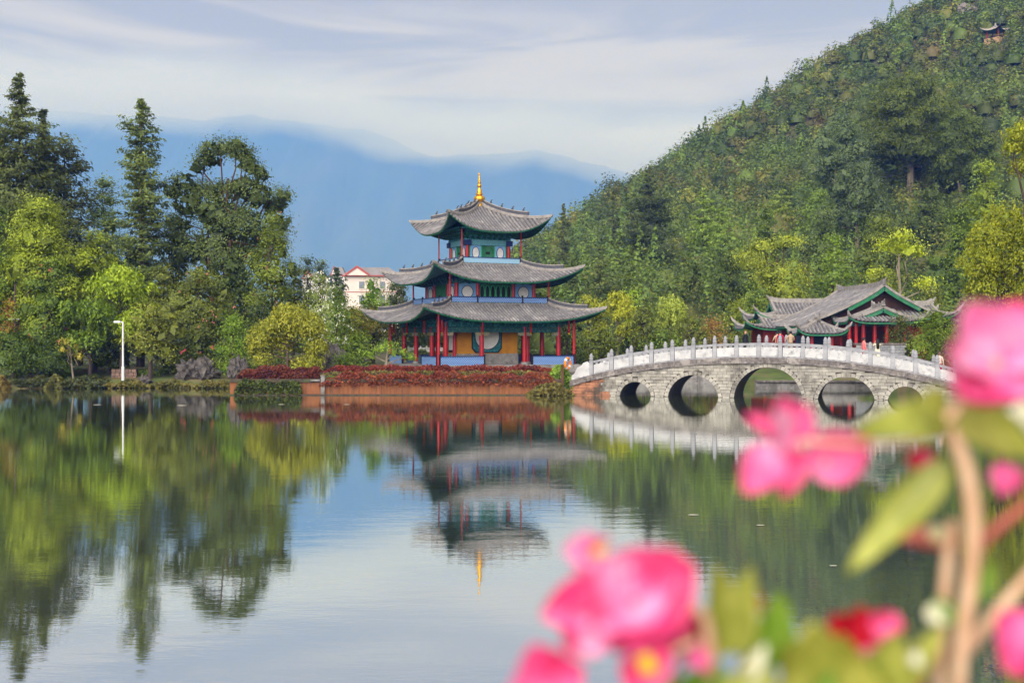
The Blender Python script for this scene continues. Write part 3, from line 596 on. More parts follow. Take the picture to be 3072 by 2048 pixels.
ss = sorted(set([round(v, 3) for v in np.arange(0, BL+.01, .12)]+[round(c+r*math.cos(a), 3) for c, zc, r in ARCH for a in np.linspace(0, PI, 25)]))
wall = MB()
for y in (.035, BW-.035):
    vs = []; 
    for s in ss: vs += [(s, y, abot(s)), (s, y, deck(s)-.1)]
    wall.add(vs, [(2*i, 2*i+2, 2*i+3, 2*i+1) for i in range(len(ss)-1)])
wall.add([(0, .035, -1.3), (0, BW-.035, -1.3), (0, BW-.035, deck(0)-.1), (0, .035, deck(0)-.1)], [(0, 1, 2, 3)])
wall.build('spandrel_wall', MORTAR, BR)
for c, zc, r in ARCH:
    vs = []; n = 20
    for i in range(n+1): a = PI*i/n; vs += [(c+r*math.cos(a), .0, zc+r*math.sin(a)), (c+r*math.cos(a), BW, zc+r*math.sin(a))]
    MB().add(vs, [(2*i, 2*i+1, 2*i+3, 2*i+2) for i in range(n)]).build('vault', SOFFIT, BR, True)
    for side in (0, 1):
        a0 = math.asin(max(-1, min(1, (-.25-zc)/r))); n = max(9, int((PI-2*a0)*r/.25))
        for i in range(n):
            q = []; g = .012/r; ro = r+.22+random.Random(i+n).uniform(-.015, .02)
            y0, y1 = (-.045, .2) if side == 0 else (BW+.045, BW-.2)
            for y in (y0, y1):
                for rr, aa in ((r-.004, a0+(PI-2*a0)*i/n+g), (r-.004, a0+(PI-2*a0)*(i+1)/n-g), (ro, a0+(PI-2*a0)*(i+1)/n-g), (ro, a0+(PI-2*a0)*i/n+g)): q.append((c+rr*math.cos(aa), y, zc+rr*math.sin(aa)))
            MB().hexa(q).build('voussoir', ASHLAR, BR)
rng = random.Random(3); back = MB(); RH = .19
for side in (0, 1):
    z = -.3; row = 0
    while z < 2.3:
        zm = z+RH/2; cuts = [0.02]
        for c, zc, r in ARCH:
            ro = r+.235
            if abs(zm-zc) < ro: hx = math.sqrt(ro*ro-(zm-zc)**2); cuts += [c-hx, c+hx]
        cuts.append(BL)
        for i in range(0, len(cuts), 2):
            x = cuts[i]+.01
            while x < cuts[i+1]-.06:
                L = rng.uniform(.3, .66) if side == 0 else 1.4
                x1 = min(x+L, cuts[i+1]-.01)
                if cuts[i+1]-x1 < .14: x1 = cuts[i+1]-.01
                t0, t1 = min(z+RH-.016, deck(x)-CT+.02), min(z+RH-.016, deck(x1)-CT+.02)
                if t0-z > .05 and t1-z > .05:
                    p = -.018-rng.uniform(0, .022); y0, y1 = (p, .1) if side == 0 else (BW-.1, BW-p); j = [rng.uniform(-.008, .008) for _ in range(4)]
                    q = [(x, y0, z+j[0]), (x1-.014, y0, z+j[1]), (x1-.014, y1, z), (x, y1, z), (x, y0, t0+j[2]), (x1-.014, y0, t1+j[3]), (x1-.014, y1, t1), (x, y1, t0)]
                    if side == 0: MB().hexa(q).build('stone_block', ASHLARO if x < 1.9+rng.uniform(-.3, .3) else ASHLAR, BR)
                    else: back.hexa(q)
                x = x1
        z += RH; row += 1
tag(back.build('stone_blocks_at_back', ASHLAR, BR), kind='stuff')
PX = [1773.5, 1834, 1893, 1954, 2017, 2079, 2144, 2209, 2276, 2340.5, 2408, 2475.5, 2543.5, 2610.5, 2679, 2747, 2813, 2880]
PS = [s_at(p) for p in PX]
def seg(s0, s1, y0, y1, za, zb, m, name, k=1, inset=0.):
    for i in range(k):
        a, b2 = s0+(s1-s0)*i/k, s0+(s1-s0)*(i+1)/k
        MB().hexa([(a, y0, deck(a)+za), (b2-inset, y0, deck(b2)+za), (b2-inset, y1, deck(b2)+za), (a, y1, deck(a)+za), (a, y0, deck(a)+zb), (b2-inset, y0, deck(b2)+zb), (b2-inset, y1, deck(b2)+zb), (a, y1, deck(a)+zb)]).build(name, m, BR)
n = 30
MB().grid(lambda u, v: (u*BL, .2+(BW-.4)*v, deck(u*BL)-.06), 40, 1).build('deck', STONE, BR)
for y0, y1 in ((-.14, .42), (BW-.42, BW+.14)):
    seg(0, BL, y0, y1, -CT, 0, COPE, 'coping', 18, .012)
post = MB(); post.box((0, 0, .43), (.23, .23, .9)); post.box((0, 0, .9), (.26, .26, .05)); post.lathe([(.1, .92), (.125, .98), (.13, 1.06), (.1, 1.1), (.12, 1.13), (.125, 1.2), (.1, 1.25), (.085, 1.27), (.09, 1.31), (.05, 1.37), (.0, 1.39)], 8)
pme = post.mesh('parapet_post', POSTM)
for y in (.12, BW-.12):
    for i, s in enumerate(PS):
        pp = put('parapet_post', pme, BR, (s, y, deck(s)-.03)); pp.rotation_euler = (R(rng.uniform(-1, 1)), R(rng.uniform(-1, 1)), R(rng.uniform(-4, 4))); pp.scale.z = rng.uniform(.975, 1.025)
        if i < len(PS)-1:
            a, b2 = s+.115, PS[i+1]-.115
            seg(a, b2, y-.06, y+.06, .72, .86, POSTM, 'handrail'); seg(a+.03, b2-.03, y-.055, y+.055, .08, .6, MARBLE, 'parapet_panel')
            seg(a, b2, y-.05, y+.05, -.02, .045, POSTM, 'bottom_rail')
            for f in (.2, .5, .8): c = a+(b2-a)*f; seg(c-.07, c+.07, y-.04, y+.04, .59, .73, POSTM, 'rail_block'); seg(c-.09, c+.09, y-.04, y+.04, .03, .09, POSTM, 'panel_foot')
    s0 = PS[0]-.12
    prof = [(s0, -.05), (s0, .75), (s0-.16, .92), (s0-.4, .88), (s0-.55, .74), (s0-.8, .7), (s0-.92, .5), (s0-.98, .36), (s0-1.14, .3), (s0-1.2, .12), (s0-1.16, -.05)]
    MB().prism([(x, z+deck(max(x, .0))) for x, z in prof], y-.08, y+.08).build('drum_stone', MARBLE, BR)
# ---------------------------------------------------------------- terrace wall and planting
WALLM = mat('rust_stained_stone', (158, 100, 62), (112, 70, 46), 1.6, .85, .4, 10, c3=(86, 64, 48), s3=1.2, t3=(.5, .72), stretch=(2.4, 1, .45), jit=.1, contrast=.22)
LEDGE = mat('dark_wet_ledge', (84, 70, 56), (58, 52, 42), 3, .7, .3, 12, c3=(70, 76, 46), s3=1.3, jit=.1)
TW = empty('terrace_wall', (X(690, WD), WD, 0), 0, 'rust-stained stone retaining wall of the terrace rising out of the water', 'wall')
x0, x1 = X(690, WD), X(1690, WD); LW = x1-x0; nb = 11
for i in range(nb):
    a = LW*i/nb; w = LW/nb; j = random.Random(i).uniform(0, .03)
    MB().box((a+w/2, .25+j, -.2), (w-.012, .6, 2.05)).build('wall_slab', WALLM, TW)
    MB().box((a+w/2, .2+j, .93), (w-.01, .72, .2)).build('ledge_slab', LEDGE, TW)
    MB().box((a+w/2, .12, -.5), (w-.01, .7, 1.14)).build('footing_slab', LEDGE, TW)
MB().box((LW/2, 1.6, .9), (LW-.1, .3, 1.0)).build('planter_wall', LEDGE, TW)
def leafbox(name, label, cat, x0, x1, y0, y1, z0, z1, n, leaf, cols, seed, kind=None, group=None, bump=.12, up=.5):
    rng = np.random.default_rng(seed); p = np.stack([rng.uniform(x0, x1, n), rng.uniform(y0, y1, n), rng.uniform(0, 1, n)**.7], 1)
    top = z1+bump*(np.sin(p[:, 0]*2.1+seed)+.7*np.sin(p[:, 0]*5.3+seed*2)); u_ = np.abs(2*(p[:, 0]-x0)/(x1-x0)-1); v_ = np.abs(2*(p[:, 1]-y0)/(y1-y0)-1); ex = 14 if x1-x0 > 4 else 2.4; top = z0+(top-z0)*(1-.8*u_**ex)*(1-.35*v_**3); p[:, 2] = z0+(top-z0)*p[:, 2]
    wt = .5+.5*np.sin(p[:, 0]*1.7+seed)*np.sin(p[:, 0]*.63+p[:, 2]*6); wt = np.clip(wt*.6+rng.uniform(size=n)*.4, 0, 1)
    o = put(name, leaf_mesh(name, p, rng.normal(size=(n, 3))*.6+np.array([0, -.5, up]), leaf*rng.uniform(.6, 1.4, n), mixcol(rng, cols, wt, .2), rng, .6)); return tag(o, label, cat, group, kind)
REDC = [(64, 28, 24), (98, 38, 30), (126, 54, 40), (90, 50, 36), (170, 82, 50)]
leafbox('red_hedge', 'low hedge of dark red leaves hanging over the terrace wall', 'hedge', X(960, 72.5), X(1683, 72.5), 71.96, 73.5, .55, 1.4, 12000, .15, REDC, 4)
leafbox('red_hedge', 'clipped upper row of crimson shrubs in front of the pavilion', 'hedge', X(960, 74), X(1680, 74), 73.75, 74.7, 1.2, 1.84, 8000, .15, [(72, 26, 26), (100, 34, 32), (122, 48, 40), (86, 40, 34)], 6, bump=.05)
leafbox('ground_cover', 'strip of olive ground cover between the two red hedges', 'plants', X(960, 73.5), X(1683, 73.5), 73.3, 74, 1.15, 1.5, 2500, .14, [(92, 84, 44), (110, 92, 56), (74, 78, 40)], 7, 'stuff', bump=.04)
leafbox('red_hedge', 'wide bank of dark red shrubs under the golden willow', 'hedge', X(712, 73), X(958, 73), 72.4, 75.5, .8, 1.75, 9000, .16, [(54, 24, 24), (80, 32, 30), (100, 42, 36), (72, 46, 34)], 9)
leafbox('hanging_ivy', 'dark green ivy trailing down the wall to the water', 'ivy', X(704, 72.2), X(905, 72.2), 71.95, 72.35, .05, .95, 2600, .16, [(34, 42, 24), (50, 60, 28), (70, 84, 36), (52, 44, 32)], 11, 'stuff', up=.2, bump=.1)
b = MB(); b.box((X(968, 72.1), 72.2, .62), (.24, .24, 1.2)); b.box((X(968, 72.1), 72.2, 1.24), (.3, .3, .05)); b.box((X(945, 72.1), 72.2, .95), (.6, .25, .1)); tag(b.build('stone_pier', STONE), 'slim grey stone pier at the end of the red hedge beside the willow', 'pier')
MB_ = MB(); MB_.box((X(1687, 72.05), 72.05, .75), (.16, .16, 2.3)); MB_.box((X(1687, 72.05), 72.05, 1.92), (.2, .2, .05)); tag(MB_.build('wooden_post', mat('brown_timber', (104, 72, 52), (76, 52, 40), 6, .85, .3, 20, stretch=(1, 1, .2))), 'brown timber post at the corner of the terrace wall', 'post')
lb = empty('lifebuoy', P(1703, 1090, 71.85), R(56), 'orange lifebuoy ring hung on the post beside the bridge', 'lifebuoy')
b = MB(); N = 28
pts = [(.29*math.cos(2*PI*i/N), 0, .29*1.12*math.sin(2*PI*i/N)) for i in range(N+1)]
b.tube(pts, .095, 10, False); b.build('ring', mat('orange_plastic', (232, 138, 46), (222, 120, 36), 3, .5), lb, True)
for i in (3, 10, 17, 24): b = MB(); b.tube([pts[i], pts[i+1], pts[i+2]], .1, 10, False); b.build('band', WHITE, lb, True)
leafbox('green_shrub', 'leafy green shrub at the foot of the bridge beside the lifebuoy', 'shrub', X(1640, 72), X(1722, 72), 72.3, 73.6, .2, 1.95, 2600, .17, [(64, 92, 36), (96, 128, 52), (120, 146, 62)], 13, bump=.1)
leafbox('reed_clump', 'yellowish drooping grasses at the waterline below the terrace corner', 'reeds', X(1580, 71.6), X(1720, 71.6), 71.5, 72.0, -.02, .7, 1400, .26, [(88, 76, 46), (108, 92, 56), (70, 68, 38)], 15, 'stuff', up=.1)
# quay behind the bridge
QU = empty('quay_wall', (4, 91, 0), 0, 'low grey stone quay wall across the water behind the bridge', 'wall')
for i in range(8): MB().box((.9+1.8*i, .1, .0), (1.78, .5, 1.7)).build('wall_slab', STONE, QU); MB().box((.9+1.8*i, .05, .9), (1.79, .7, .12)).build('ledge_slab', COPE, QU)
Q2 = empty('quay_wall', (17.7, 82.6, 0), 0, 'stone embankment in front of the lakeside hall', 'wall')
for i in range(5): MB().box((.9+1.8*i, .1, -.4), (1.78, .5, 1.7)).build('wall_slab', STONE, Q2); MB().box((.9+1.8*i, .05, .5), (1.79, .7, .12)).build('ledge_slab', COPE, Q2)
# white balustrade glimpsed behind the pavilion
WB = empty('white_balustrade', (X(1225, 116), 116, 1.6), 0, 'white stone balustrade seen behind the pavilion between its columns', 'balustrade')
for i in range(9):
    MB().box((i*.62, 0, .6), (.16, .16, 1.25)).build('post', MARBLE, WB)
    if i < 8: MB().box((i*.62+.31, 0, .62), (.46, .1, .62)).build('panel', MARBLE, WB); MB().box((i*.62+.31, 0, 1.02), (.46, .12, .1)).build('handrail', MARBLE, WB)
# ---------------------------------------------------------------- lakeside hall
def gable_roof(par, c, rz, ax, ay, gy, zr, ze, zg, lift, sp=.32, hip=True, bar=GREEN, th=.11):
    """hip-and-gable (or plain gable) tiled roof; ridge along local y; centre c"""
    M_ = Matrix.Translation(Vector((c[0], c[1], 0)))@Matrix.Rotation(rz, 4, 'Z'); T = lambda p: tuple(M_@Vector(p))
    def zs(x): return zr-(zr-ze)*(abs(x)/ax)**.84
    def zk(y): return ze+(zg-ze)*max(0, (ay-abs(y))/(ay-gy))**.9 if hip else 99
    def H(x, y):
        z = zs(x) if abs(y) <= gy+.3 or not hip else min(zs(x), zk(y))
        return z+lift*(min(1, abs(x)/ax)**5)*(min(1, abs(y)/ay)**5)
    def HK(x, y): return min(zs(x), zk(y))+lift*(min(1, abs(x)/ax)**5)*(min(1, abs(y)/ay)**5)
    Y1 = gy+.28 if hip else ay
    for s in (-1, 1):
        MB().grid(lambda u, v: T((s*ax*u, -Y1+2*Y1*v, H(s*ax*u, -Y1+2*Y1*v))), 12, 10).build('roof_slope', TILEB, par, True)
        MB().grid(lambda u, v: T((s*ax*u*.995, -Y1+2*Y1*v, H(s*ax*u, -Y1+2*Y1*v)-th)), 12, 10).build('soffit', TEALD, par, True)
        if hip:
            MB().grid(lambda u, v: T((-ax+2*ax*u, s*(gy+(ay-gy)*v), HK(-ax+2*ax*u, s*(gy+(ay-gy)*v))-.004)), 26, 8).build('roof_slope', TILEB, par, True)
            MB().grid(lambda u, v: T((-ax+2*ax*u, s*(gy+(ay-gy)*v)*.995, HK(-ax+2*ax*u, s*(gy+(ay-gy)*v))-th)), 26, 8).build('soffit', TEALD, par, True)
            e = [(-ax+2*ax*i/24, s*ay) for i in range(25)]
            MB().sweep([T((x, y*.998, HK(x, y)-th/2-.06)) for x, y in e], [(-.03, -th/2), (-.03, th/2), (.03, th/2), (.03, -th/2)]).build('fascia', bar, par)
        e = [(s*ax, -ay+2*ay*i/20) for i in range(21)]
        MB().sweep([T((x*.998, y, HK(x, y)-th/2-.06)) for x, y in e], [(-.03, -th/2), (-.03, th/2), (.03, th/2), (.03, -th/2)]).build('fascia', bar, par)
        # bargeboards, gable wall and verge ridges at both ends
        xg = ax*min(1, ((zr-zg)/(zr-ze))**(1/.84)) if hip else ax
        for sx in (-1, 1):
            b = MB(); q = [(sx*xg*t*(1 if hip else .48), s*(Y1-.02)) for t in np.linspace(0, 1, 9)]
            b.sweep([T((x, y, zs(x)-.16)) for x, y in q], [(-.04, -.16), (-.04, .1), (.04, .1), (.04, -.16)]); b.build('bargeboard', bar, par)
            MB().sweep([T((x, y*.985, H(x, y)+.05)) for x, y in [(sx*(xg if hip else ax)*t, s*(Y1-.12)) for t in np.linspace(0, 1, 9)]], [(-.12, -.06), (-.1, .16), (.1, .16), (.12, -.06)]).build('verge_ridge', RIDGEM, par)
            if hip:
                q = [T((sx*(xg+(ax-xg)*t), s*(gy+(ay-gy)*t), HK(sx*(xg+(ax-xg)*t), s*(gy+(ay-gy)*t))+.05)) for t in np.linspace(0, 1, 9)]
                d = Vector(q[-1])-Vector(q[-2]); q += [tuple(Vector(q[-1])+Vector((d.x*.5, d.y*.5, .14))), tuple(Vector(q[-1])+Vector((d.x*.9, d.y*.9, .4)))]
                MB().sweep(q, [(-.11, -.06), (-.09, .14), (.09, .14), (.11, -.06)], True, [1]*9+[.75, .3]).build('hip_ridge', RIDGEM, par)
        MB().add([T((-xg, s*gy*.97, zs(xg)-.1)), T((xg, s*gy*.97, zs(xg)-.1)), T((0, s*gy*.97, zr-.1))], [(0, 1, 2)]).build('gable_wall', mat('dark_timber', (70, 44, 40), (48, 34, 34), 3, .8), par)
        # tile rows on the two slopes
        n = int(Y1/sp) if not hip else int(ay/sp)
        for i in range(-n, n+1):
            y = i*sp
            xa = .1 if abs(y) < Y1-.1 else xg+(ax-xg)*(abs(y)-gy)/(ay-gy)
            if ax-xa < .2: continue
            q = [T((s*(xa+(ax+.02-xa)*t), y, (H if abs(y) < Y1-.1 else HK)(s*(xa+(ax-xa)*t), y)+.01)) for t in np.linspace(0, 1, 7)]
            MB().sweep(q, [(-.09, -.02), (-.06, .07), (.06, .07), (.09, -.02)], False).build('tile_row', TILE, par)
        if hip and s < 0:
            n = int(ax/sp)
            for i in range(-n, n+1):
                x = i*sp; ya = gy if abs(x) < xg else gy+(ay-gy)*(abs(x)-xg)/(ax-xg)
                if ay-ya < .2: continue
                q = [T((x, s*(ya+(ay+.02-ya)*t), HK(x, s*(ya+(ay-ya)*t))+.01)) for t in np.linspace(0, 1, 6)]
                MB().sweep(q, [(-.09, -.02), (-.06, .07), (.06, .07), (.09, -.02)], False).build('tile_row', TILE, par)
    q = [T((0, y, zr+.12+.22*(abs(y)/Y1)**6)) for y in np.linspace(-Y1, Y1, 13)]; MB().sweep(q, [(-.13, -.2), (-.1, .22), (.1, .22), (.13, -.2)]).build('main_ridge', RIDGEM, par)
    for s in (-1, 1):
        p = Vector(T((0, s*Y1, zr+.3))); d = Vector(T((0, s*(Y1+1), 0)))-Vector(T((0, s*Y1, 0)))
        MB().tube([p, p+d*.1+Vector((0, 0, .15)), p+d*.28+Vector((0, 0, .34))], [.13, .1, .04], 6).build('ridge_finial', RIDGEM, par)
HC = Vector((X(2632, 94), 94, 0)); HG = gz(2632, 94)
HALL = empty('lakeside_hall', (HC.x, HC.y, HG), 0, 'lakeside hall with several grey tiled gable roofs, green bargeboards and red walls', 'hall')
def L_(px, D): return (X(px, D)-HC.x, D-HC.y)
gable_roof(HALL, (L_(2628, 91)[0], 1.2), R(4), 6.1, 5.2, 4.6, 7.75-HG, 4.6-HG, 5, .3, hip=False)
c = L_(2634, 88.2); gable_roof(HALL, c, 0, 2.9, 2.3, 1.0, 5.95-HG, 4.85-HG, 5.3-HG, .42, sp=.3)
gable_roof(HALL, (26.3-HC.x, 103.5-HC.y), R(90), 3.0, 4.8, 2.6, 6.9-HG, 5.35-HG, 5.9-HG, .75)
gable_roof(HALL, (24.3-HC.x, 100.6-HC.y), R(90), 2.6, 4.2, 2.2, 5.4-HG, 4.45-HG, 4.8-HG, .7)
c = L_(2452, 86.5); gable_roof(HALL, c, R(0), 1.9, 1.7, .12, 4.9-HG, 3.95-HG, 4.88-HG, .45, sp=.3)
c = L_(2728, 92); gable_roof(HALL, c, R(90), 2.6, 3.2, 1.6, 6.3-HG, 5.25-HG, 5.7-HG, .75)
REDW = mat('old_red_timber', (140, 34, 32), (104, 28, 28), 3, .65, c3=(84, 30, 30), s3=1.5)
def hb(name, px0, px1, D0, D1, z0, z1, m):
    a, b2 = X(px0, D0)-HC.x, X(px1, D0)-HC.x; return MB().box(((a+b2)/2, (D0+D1)/2-HC.y, (z0+z1)/2-HG), (b2-a, D1-D0, z1-z0)).build(name, m, HALL)
hb('platform', 2395, 2790, 85.2, 99, .2, 1.35, STONE); hb('red_wall', 2520, 2735, 90.4, 98, 1.35, 4.75, REDW); hb('wing_wall', 2290, 2510, 99, 104, .6, 4.6, REDW); hb('porch_wall', 2415, 2490, 87.2, 90, 1.35, 4.0, mat('dark_blue_timber', (40, 58, 92), (30, 44, 70), 3, .7)); hb('wing_wall', 2700, 2790, 91, 95, 1.2, 5.1, REDW)  # porch wall has a dark blue base colour
for i, px in enumerate((2548, 2568, 2590, 2624, 2660, 2690, 2712)):
    MB().lathe([(.16, 0), (.15, 3.6)], 10, (X(px, 87)-HC.x, 87-HC.y, 1.35-HG)).build('column', RED, HALL, True)
for px in (2408, 2496, 2436): MB().lathe([(.13, 0), (.12, 2.7)], 10, (X(px, 85.6)-HC.x, 85.6-HC.y, 1.35-HG)).build('column', RED, HALL, True)
DOORL = lattice('door_lattice', (96, 34, 34), (36, 26, 30), 4, w=.12, h=.12, msz=.02)
for i in range(6):
    d = hb('lattice_door', 2528+34*i, 2528+34*i+30, 90.3, 90.38, 1.5, 4.2, DOORL)
hb('eave_beam', 2540, 2735, 86.9, 87.1, 4.55, 4.8, TEALD); hb('eave_beam', 2405, 2500, 85.5, 85.7, 3.75, 3.95, TEALD)
GW = empty('grey_brick_wall', (X(2640, 79.5), 79.5, 1.0), 0, 'grey brick screen wall in front of the hall beyond the bridge', 'wall')
BRK = mat('grey_brick', (150, 150, 152), (128, 130, 134), 3, .85, .2, 20, jit=.1)
b = MB(); b.box((0, .06, 1.), (3.4, .3, 2.3)); b.build('core', MORTAR, GW)
for r_ in range(13):
    for i in range(9):
        MB().box((-1.7+.19+.39*i-(.12 if r_ % 2 else 0), -.1, -.05+.175*r_), (.37, .05, .16)).build('brick', BRK, GW)
b = MB(); b.box((0, .06, 2.22), (3.6, .46, .12)); b.build('coping', COPE, GW)
# ---------------------------------------------------------------- hilltop pavilion, distant buildings
def ray_hill(px, py):
    for D in np.arange(118, 520, .5):
        if Z(py, D) <= float(hill_z(X(px, D), D)): return float(D)
    return 300.
hd = ray_hill(2985, 120); hz = float(hill_z(X(2985, hd), hd)); k = hd/F
HP = empty('hillside_pavilion', (X(2985, hd), hd, hz), R(40), 'small open pavilion with upswept tiled roof high on the wooded hill', 'pavilion')
PH = PAV; 
w = 27*k
def small_roof():
    def g(kk, dz):
        def f(u, v):
            t = u*2-1; a = .05+(w-.05)*v*(1+.12*abs(t)**3*v); return rot4(kk, t*a, a, 40*k-(16*k)*v**.7+9*k*abs(t)**3*v**2+dz)
        return f
    for kk in range(4):
        MB().grid(g(kk, 0), 14, 8).build('roof_slope', mat('pale_hill_tile', (176, 164, 156), (150, 138, 132), 1, .9), HP, True); MB().grid(g(kk, -.18), 14, 8).build('soffit', TEALD, HP, True)
        p = rot4(kk, -w*.62, w*.62, 0); MB().lathe([(.2, -1.2), (.19, 27*k)], 8, p).build('column', REDW, HP, True)
        q = [rot4(kk, -a, a, z) for a, z in ((.1, 40.5*k), (w*.4, 31*k), (w*.8, 31*k), (w*1.12, 34*k), (w*1.2, 36.5*k))]; MB().tube(q, [.18, .16, .14, .12, .05], 6).build('hip_ridge', RIDGEM, HP)
    MB().lathe([(.35, 39*k), (.4, 42*k), (.2, 44*k), (.26, 46*k), (.0, 50*k)], 8).build('finial', RIDGEM, HP, True)
    MB().box((0, 0, 24*k), (w*1.3, w*1.3, 2.5*k)).build('beam', TEALD, HP); MB().box((0, 0, -1.2), (w*1.7, w*1.7, 2.6)).build('plinth', mat('tan_masonry', (176, 146, 112), (150, 122, 94), 1, .9, .3, 6), HP)
small_roof()
def far_building(name, label, px0, px1, top, D, base, wallm, roofpx, rz=0, floors=4):
    o = empty(name, (X((px0+px1)/2, D), D, 0), rz, label, 'building'); w = X(px1, D)-X(px0, D); zt = Z(top, D); d = w*.7
    MB().box((0, 0, zt/2), (w, d, zt)).build('wall', wallm, o); zr = Z(roofpx, D); GR = mat('far_grey_roof', (150, 146, 150), (132, 128, 132), .3, .8); TR = mat('far_red_trim', (176, 84, 78), (158, 70, 66), .5, .7)
    MB().prism([(-w*.54, zt), (w*.54, zt), (w*.54, zt+.3), (w*.3, zr), (-w*.3, zr), (-w*.54, zt+.3)], -d*.56, d*.56).build('roof', GR, o)
    MB().box((0, -d*.57, zt+.1), (w*1.1, .3, .22)).build('eave_trim', TR, o)
    gx = -w*.26; ga = zt+(zr-zt)*.95; MB().prism([(gx-w*.22, zt+.2), (gx+w*.22, zt+.2), (gx, ga)], -d*.62, -d*.5).build('gable', wallm, o)
    for s in (-1, 1): MB().hexa([(gx+s*w*.22, -d*.64, zt), (gx+s*w*.22, -d*.6, zt), (gx, -d*.6, ga), (gx, -d*.64, ga), (gx+s*w*.22, -d*.64, zt+.45), (gx+s*w*.22, -d*.6, zt+.45), (gx, -d*.6, ga+.5), (gx, -d*.64, ga+.5)]).build('gable_trim', TR, o)
    wn = mat('far_window', (120, 128, 138), (96, 104, 116), .5, .3)
    for fl in range(floors):
        for i in (1, 3):
            z = zt-1.9-3.1*fl
            if z > 2: f = MB().box(((i-2)*w*.19, -d*.5-.04, z), (w*.09, .12, 1.5)).build('window', wn, o); MB().box(((i-2)*w*.19, -d*.5-.12, z-.85), (w*.11, .16, .14)).build('sill', wallm, f)
    MB().box((0, -d*.5-.05, zt-3.4), (w*1.005, .14, .1)).build('band', TR, o)
CREAM = mat('cream_render', (226, 214, 206), (212, 198, 190), .4, .85); WH2 = mat('white_render', (214, 208, 206), (196, 192, 192), .4, .85)
far_building('apartment_building', 'cream building with red-trimmed gable and grey roof beyond the garden trees', 1042, 1205, 832, 255, 2, CREAM, 806)
far_building('apartment_building', 'white tower block half hidden behind a dark cypress', 995, 1036, 826, 290, 2, WH2, 802)
far_building('apartment_building', 'low white house showing through branches of the small pines', 912, 985, 838, 300, 2, WH2, 820)
# ---------------------------------------------------------------- lamps, bench, rocks on the left bank
LW_ = mat('white_lamp_paint', (222, 222, 220), (204, 204, 202), 4, .45)
lp = empty('lamp_post', (X(369, 79.8)-0, 82.6, .45), 0, 'tall white lamp post with one arm on the left bank', 'lamp post'); lp.location.x = X(369, 82.6); hgt = Z(966, 82.6)-.45
MB().lathe([(.11, -.3), (.11, 1.1), (.075, 1.15), (.065, hgt)], 10).build('pole', LW_, lp, True); MB().tube([(0, 0, hgt-.05), (-.1, 0, hgt+.02), (-.32, 0, hgt+.02)], .04, 6).build('arm', LW_, lp, True); b = MB(); b.box((-.42, 0, hgt+.03), (.5, .2, .12), 0, .8); b.build('lamp_head', LW_, lp); MB().box((-.42, 0, hgt-.05), (.4, .15, .03)).build('lens', mat('lamp_glass', (200, 204, 206), None, 3, .2), lp)
g2 = empty('lamp_post', (X(46, 84.5), 84.5, float(ground_z(X(46, 84.5), 84.5))), 0, 'dark post with two small white lamp heads among the trees at left', 'lamp post'); h2 = Z(957, 84.5)-g2.location.z
MB().lathe([(.09, -.2), (.07, h2+2.6)], 8).build('pole', BARK, g2, True)
for s in (-1, 1): MB().box((s*.3, 0, h2), (.3, .24, .1)).build('lamp_head', LW_, g2); MB().tube([(0, 0, h2), (s*.3, 0, h2)], .025, 5).build('arm', LW_, g2)
bn = empty('stone_bench', (X(530, 88), 88, float(ground_z(X(530, 88), 88))), 0, 'pale stone slab bench on the left bank behind the rocks', 'bench'); hb_ = Z(1106, 88)-bn.location.z
MB().box((0, 0, hb_-.08), (1.3, .45, .16)).build('seat', WHITE, bn)
for s in (-1, 1): MB().box((s*.45, 0, (hb_-.16)/2-.1), (.18, .36, hb_+.04)).build('leg', STONE, bn)
RKM = mat('grey_limestone', (112, 105, 100), (68, 63, 61), 3, .9, .8, 9, c3=(60, 56, 54), s3=2.2, t3=(.5, .66))
def rock(name, label, px, py, D, w, h, seed, m=RKM, cat='rock', jag=.42, parts=5, z0=None):
    rng = np.random.default_rng(seed); bm = bmesh.new()
    for i in range(parts):
        t = bmesh.new(); bmesh.ops.create_icosphere(t, subdivisions=3, radius=1); f = rng.uniform(2, 4, 3); ph = rng.uniform(0, 6, 6)
        cx, cy = (rng.uniform(-.34, .34)*w, rng.uniform(-.2, .2)*w) if i else (0, 0); sx, sz = w*rng.uniform(.16, .3), h*rng.uniform(.3, .62)
        for v in t.verts:
            c = v.co; n = 1+jag*(math.sin(c.x*f[0]*2+ph[0])*math.cos(c.z*f[1]*2+ph[1])*.6+.5*math.sin(c.y*f[2]*3+c.z*5+ph[2])*.5+.35*math.sin(c.x*9+c.z*7+ph[3]))
            v.co = Vector((cx+c.x*sx*n, cy+c.y*sx*n, max(-.2, sz*.75+c.z*sz*n)))
        me = bpy.data.meshes.new('r'); t.to_mesh(me); t.free(); bm.from_mesh(me); bpy.data.meshes.remove(me)
    me = bpy.data.meshes.new(name); bm.to_mesh(me); bm.free(); me.materials.append(m)
    o = put(name, me, loc=(X(px, D), D, z0 if z0 is not None else float(ground_z(X(px, D), D))-.05)); return tag(o, label, cat)
rock('garden_rock', 'craggy grey rockery beside the path at the water edge', 600, 1130, 84.2, 2.9, 1.5, 1, parts=11); rock('garden_rock', 'tall jagged grey stone behind the dark red shrubs', 715, 1100, 79.2, 1.5, 1.5, 2, parts=8, z0=.9); rock('garden_rock', 'pale grey rock standing behind the golden willow', 985, 1080, 80, 2.4, 2.3, 3, parts=7, z0=1.2)
rock('garden_rock', 'low mossy boulder beside the white lamp post', 432, 1140, 83.4, 1.5, .75, 4, parts=3); rock('garden_rock', 'small rock heap at the left end of the bank', 150, 1150, 82.3, 1.2, .7, 5, parts=4); rock('garden_rock', 'dark flat stone at the waterline left of the lamp post', 290, 1160, 82.0, 1.0, .4, 6, parts=2)
